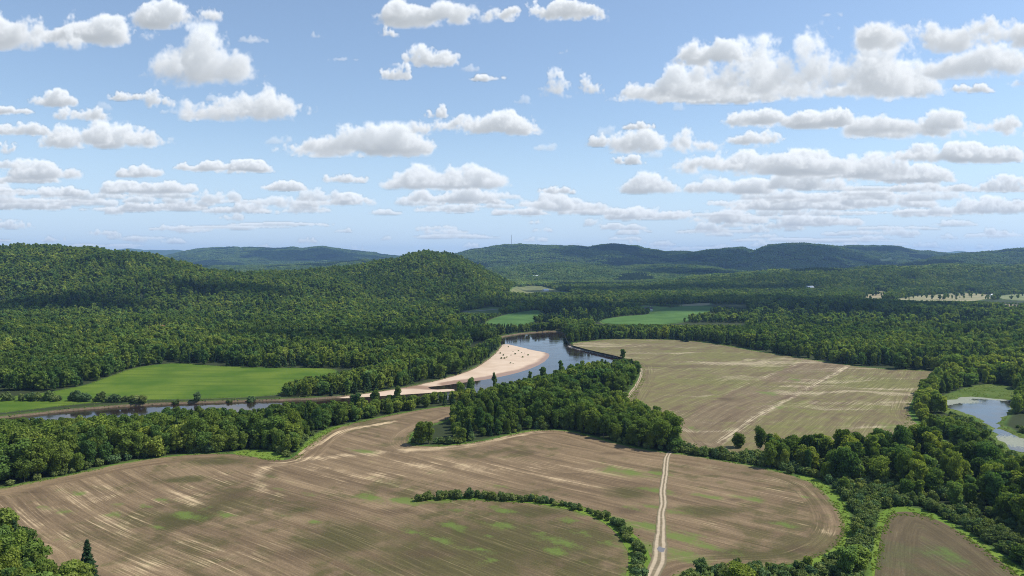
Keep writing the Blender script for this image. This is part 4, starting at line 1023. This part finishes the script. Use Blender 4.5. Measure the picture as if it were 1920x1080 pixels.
def cumulus(px, py, w, h, seed, dens=1.0, fade=0.0, bumps=None):
    """one cloud: a density grid, its light marched down the sun's slope, seen from below at its own elevation"""
    X, Y, Z = ray(px, py); u, v = X / Y, Z / Y
    el = max(v, 0.004); w2, h2 = w * SC / FPX, h * SC / FPX
    r = np.random.default_rng(seed)
    f = max(1.0, w2 / 470)                                 # voxel size in sky pixels
    nx = int(w2 / f * 1.12) + 6; dep = min(w2 * .36, h2 * .45 / el); ny = max(5, int(dep / f)); T = max(h2 - dep * el, h2 * .45); nz = max(5, int(T / f * 1.25) + 2)
    nx, ny, nz = min(nx, 555), min(ny, 210), min(nz, 116)
    o = [r.integers(0, NZ.shape[a] - (nx, ny, nz)[a]) for a in range(3)]
    N = NZ[o[0]:o[0] + nx, o[1]:o[1] + ny, o[2]:o[2] + nz]; N = (N - N.mean()) / (N.std() + 1e-6)
    x = np.linspace(-1.12, 1.12, nx)[:, None, None]; y = np.linspace(-1.1, 1.1, ny)[None, :, None]; z = np.linspace(-.08, 1.15, nz)[None, None, :]
    E = np.full((nx, ny, nz), -3.0, np.float32)
    nb = bumps or int(r.integers(3, 6) + w / h * .6)
    for q in range(nb):
        cx = -.66 + 1.32 * (q + r.uniform(.1, .9)) / nb; cyy = r.uniform(-.35, .35); rx = r.uniform(.16, .40); rz = r.uniform(.38, 1.05) * (1 - .45 * abs(cx) ** 1.5)
        E = np.maximum(E, 1 - ((x - cx) / rx) ** 2 - ((y - cyy) / .75) ** 2 - (np.maximum(z, 0) / rz) ** 2)
    E = np.maximum(E, .45 - (x / .95) ** 2 - (y / .85) ** 2 - (np.maximum(z, 0) / .42) ** 2)
    g = E + .66 * N - .02
    d = np.clip(g * 1.15, 0, 1) * sstep(-.10, .22 + .10 * r.uniform(), z + .10 * N).astype(np.float32)
    d *= sstep(1.1, .88, np.abs(x)) * sstep(1.08, .85, np.abs(y)) * sstep(1.14, .9, z)
    d *= dens * 16.0 / max(nz, 12)
    tau = np.zeros_like(d); cur = np.zeros((nx, ny), np.float32)
    for k in range(nz - 2, -1, -1):
        cur = shift2(cur + d[:, :, k + 1], SLX, SLY); tau[:, :, k] = cur
    zz = np.clip(z, 0, 1)
    sunl = .48 * np.exp(-tau * .85) + .52 * np.exp(-tau * .05)
    amb = .62 + .32 * zz
    Lr = .60 * sunl + .41 * amb; Lb = .58 * sunl + .53 * amb
    hh = nz + int(ny * el) + 3
    C = np.zeros((nx, hh, 2), np.float32); Tm = np.ones((nx, hh), np.float32); base = int(ny * el) + 1
    for j in range(ny):
        s = base - int(round(j * el)); dk = d[:, j, :]; a = 1 - np.exp(-dk * 1.0); t = Tm[:, s:s + nz] * a
        C[:, s:s + nz, 0] += t * Lr[:, j, :]; C[:, s:s + nz, 1] += t * Lb[:, j, :]; Tm[:, s:s + nz] *= 1 - a
    A_ = 1 - Tm; C = C / np.maximum(A_[:, :, None], 1e-4)
    # paste, resampled, into the dome
    W, Hh = int(nx * f), int(hh * f); cxp = (u + 1) * SC; cyp = (v + .02) * SC
    ox, oy = cxp - W / 2, cyp - Hh / 2
    X0, X1, Y0, Y1 = max(0, int(ox)), min(SW, int(ox) + W), max(0, int(oy)), min(SH, int(oy) + Hh)
    if X1 <= X0 or Y1 <= Y0: return
    gx_ = np.clip((np.arange(X0, X1) - ox) / f, 0, nx - 1.001); gy_ = np.clip((np.arange(Y0, Y1) - oy) / f, 0, hh - 1.001)
    ix, iy = gx_.astype(int), gy_.astype(int); fx_, fy_ = (gx_ - ix)[:, None], (gy_ - iy)[None, :]
    def smp(a):
        g = lambda p, q: a[np.ix_(ix + p, iy + q)]
        return (g(0, 0) * (1 - fx_) + g(1, 0) * fx_) * (1 - fy_) + (g(0, 1) * (1 - fx_) + g(1, 1) * fx_) * fy_
    al = smp(A_).T * (1 - fade); lr, lb = smp(C[:, :, 0]).T, smp(C[:, :, 1]).T
    hz = math.exp(-v / .055) * .42                                # far clouds sink into the haze
    rgb = np.stack([lr, (lr + lb) * .5, lb], -1) * .96
    rgb = rgb * (1 - hz) + np.array([.62, .70, .80]) * hz
    S = sky_rgb[Y0:Y1, X0:X1]; Aold = sky_a[Y0:Y1, X0:X1]
    An = al + Aold * (1 - al)
    S[:] = (rgb * al[..., None] + S * (Aold * (1 - al))[..., None]) / np.maximum(An, 1e-4)[..., None]; sky_a[Y0:Y1, X0:X1] = An
CLOUDS = [(60,45,210,85),(200,48,220,70),(330,20,150,60),(380,95,240,120),(480,182,225,82),(100,180,100,36),(150,205,90,36),(245,172,66,26),(310,180,60,36),(190,245,215,55),(20,235,120,34),(20,205,90,18),(10,273,40,24),
 (70,312,170,42),(270,316,90,26),(410,309,180,26),(300,346,180,28),(60,330,130,24),(90,356,120,20),(640,327,82,24),(672,258,270,62),(525,344,96,22),(640,371,100,22),(800,100,110,44),(745,130,60,32),(725,52,36,28),(830,18,230,62),(1030,12,170,52),
 (895,222,200,52),(815,205,50,26),(920,143,62,16),(1040,150,62,58),(1106,152,40,40),(850,325,240,52),(830,362,160,28),(890,371,100,18),(450,386,90,20),(300,383,160,18),(60,380,130,20),
 (1235,152,190,70),(1300,172,260,40),(1330,92,150,56),(1400,118,260,120),(1560,100,330,140),(1480,160,420,56),(1690,140,150,72),(1800,40,320,105),(1860,95,210,90),(1820,160,70,24),(1460,215,240,46),(1130,258,54,26),(1245,255,180,56),(1175,297,56,18),(1425,252,110,34),(1205,232,60,18),(1420,297,340,58),(1790,228,330,62),(1790,280,240,44),(1600,305,240,50),(1230,338,120,40),(1355,345,150,32),(1520,335,160,38),(1690,320,180,40),
 (1480,375,200,32),(1650,370,180,30),(1850,340,130,32),(1740,345,140,26),(1020,372,130,34),(1100,388,120,22),(1230,395,150,24),(1350,400,140,28),(1870,380,150,32),(1560,410,150,22),(1040,352,60,16),(980,392,90,16)]
rc = np.random.default_rng(12)
def px_y(el): return HORIZON - el * FPX
lows = []
for q in range(215):
    y = 472 - 112 * rc.uniform() ** 1.15; x = rc.uniform(-420, 2340)
    if x < 1000 and rc.uniform() < .35: continue
    s = (480 - y) / 100; lows.append((x, y, rc.uniform(35, 120) * (.26 + s), rc.uniform(9, 19) * (.36 + .85 * s)))
for q in range(40):                                        # thin flat streaks far off
    y = rc.uniform(345, 465); lows.append((rc.uniform(-300, 2250), y, rc.uniform(110, 330) * (.35 + (480 - y) / 130), rc.uniform(5, 9) * (.5 + (480 - y) / 130)))
for x in (-300, -120, 2050, 2250):
    for y in (60, 150, 230, 300, 350): lows.append((x + rc.uniform(-60, 60), y + rc.uniform(-20, 20), rc.uniform(120, 300), rc.uniform(30, 70)))
allc = sorted([(c[0], c[1], c[2] * 1.18, c[3] * 1.02, 1.0) for c in CLOUDS] + [(*c, .75) for c in lows], key=lambda c: -c[1])
for q in range(26):                                        # faint shreds
    cumulus(rc.uniform(-100, 2000), rc.uniform(20, 330), rc.uniform(20, 60), rc.uniform(10, 24), 900 + q, .25, .5)
for n, (x, y, w, h, dn) in enumerate(allc): cumulus(x, y, w, h, int(x * 7 + y * 13) % 9973, dn, .0 if dn == 1 else .15)
img = bpy.data.images.new('cumulus', SW, SH, alpha=True, float_buffer=True); img.colorspace_settings.name = 'Non-Color'
img.pixels.foreach_set(np.concatenate([sky_rgb, sky_a[..., None]], -1).astype(np.float32).ravel()); img.pack()
w = NT(world); w.n.clear()
tc = w.new('TexCoord').outputs['Generated']; X, Y, Z = w.sep(tc)
ay = w.math('MAXIMUM', w.math('ABSOLUTE', Y), .001)
U = w.math('MULTIPLY_ADD', w.math('DIVIDE', X, ay), .5, .5); Vv = w.math('MULTIPLY', w.math('ADD', w.math('DIVIDE', Z, ay), .02), SC / SH)
it = w.new('TexImage', image=img, extension='MIRROR', interpolation='Cubic'); w.put(it.inputs[0], w.xyz(U, Vv))
pale = w.math('MULTIPLY_ADD', w.step(w.math('ABSOLUTE', Z), .0, .20, 1, 0), .62, .10)
st = w.new('TexSky', sky_type='NISHITA', sun_disc=False); st.sun_elevation = SUN_EL; st.sun_rotation = SUN_AZ; st.altitude = 200; st.air_density = 1.0; st.dust_density = .45; st.ozone_density = 1.6
b1 = w.new('Background'); w.L.new(w.mix(pale, st.outputs[0], tuple(q / SKY_STRENGTH for q in (.50, .66, .90))), b1.inputs[0]); b1.inputs[1].default_value = SKY_STRENGTH
b2 = w.new('Background'); w.L.new(it.outputs[0], b2.inputs[0]); b2.inputs[1].default_value = 1.0
high = w.step(w.math('DIVIDE', Z, ay), .62, .85, 1, 0); low = w.step(Z, -.005, .004)
mx = w.new('MixShader'); w.put(mx.inputs[0], w.math('MULTIPLY', it.outputs[1], w.math('MULTIPLY', high, low)))
w.L.new(b1.outputs[0], mx.inputs[1]); w.L.new(b2.outputs[0], mx.inputs[2])
wo = w.new('OutputWorld'); w.L.new(mx.outputs[0], wo.inputs[0])
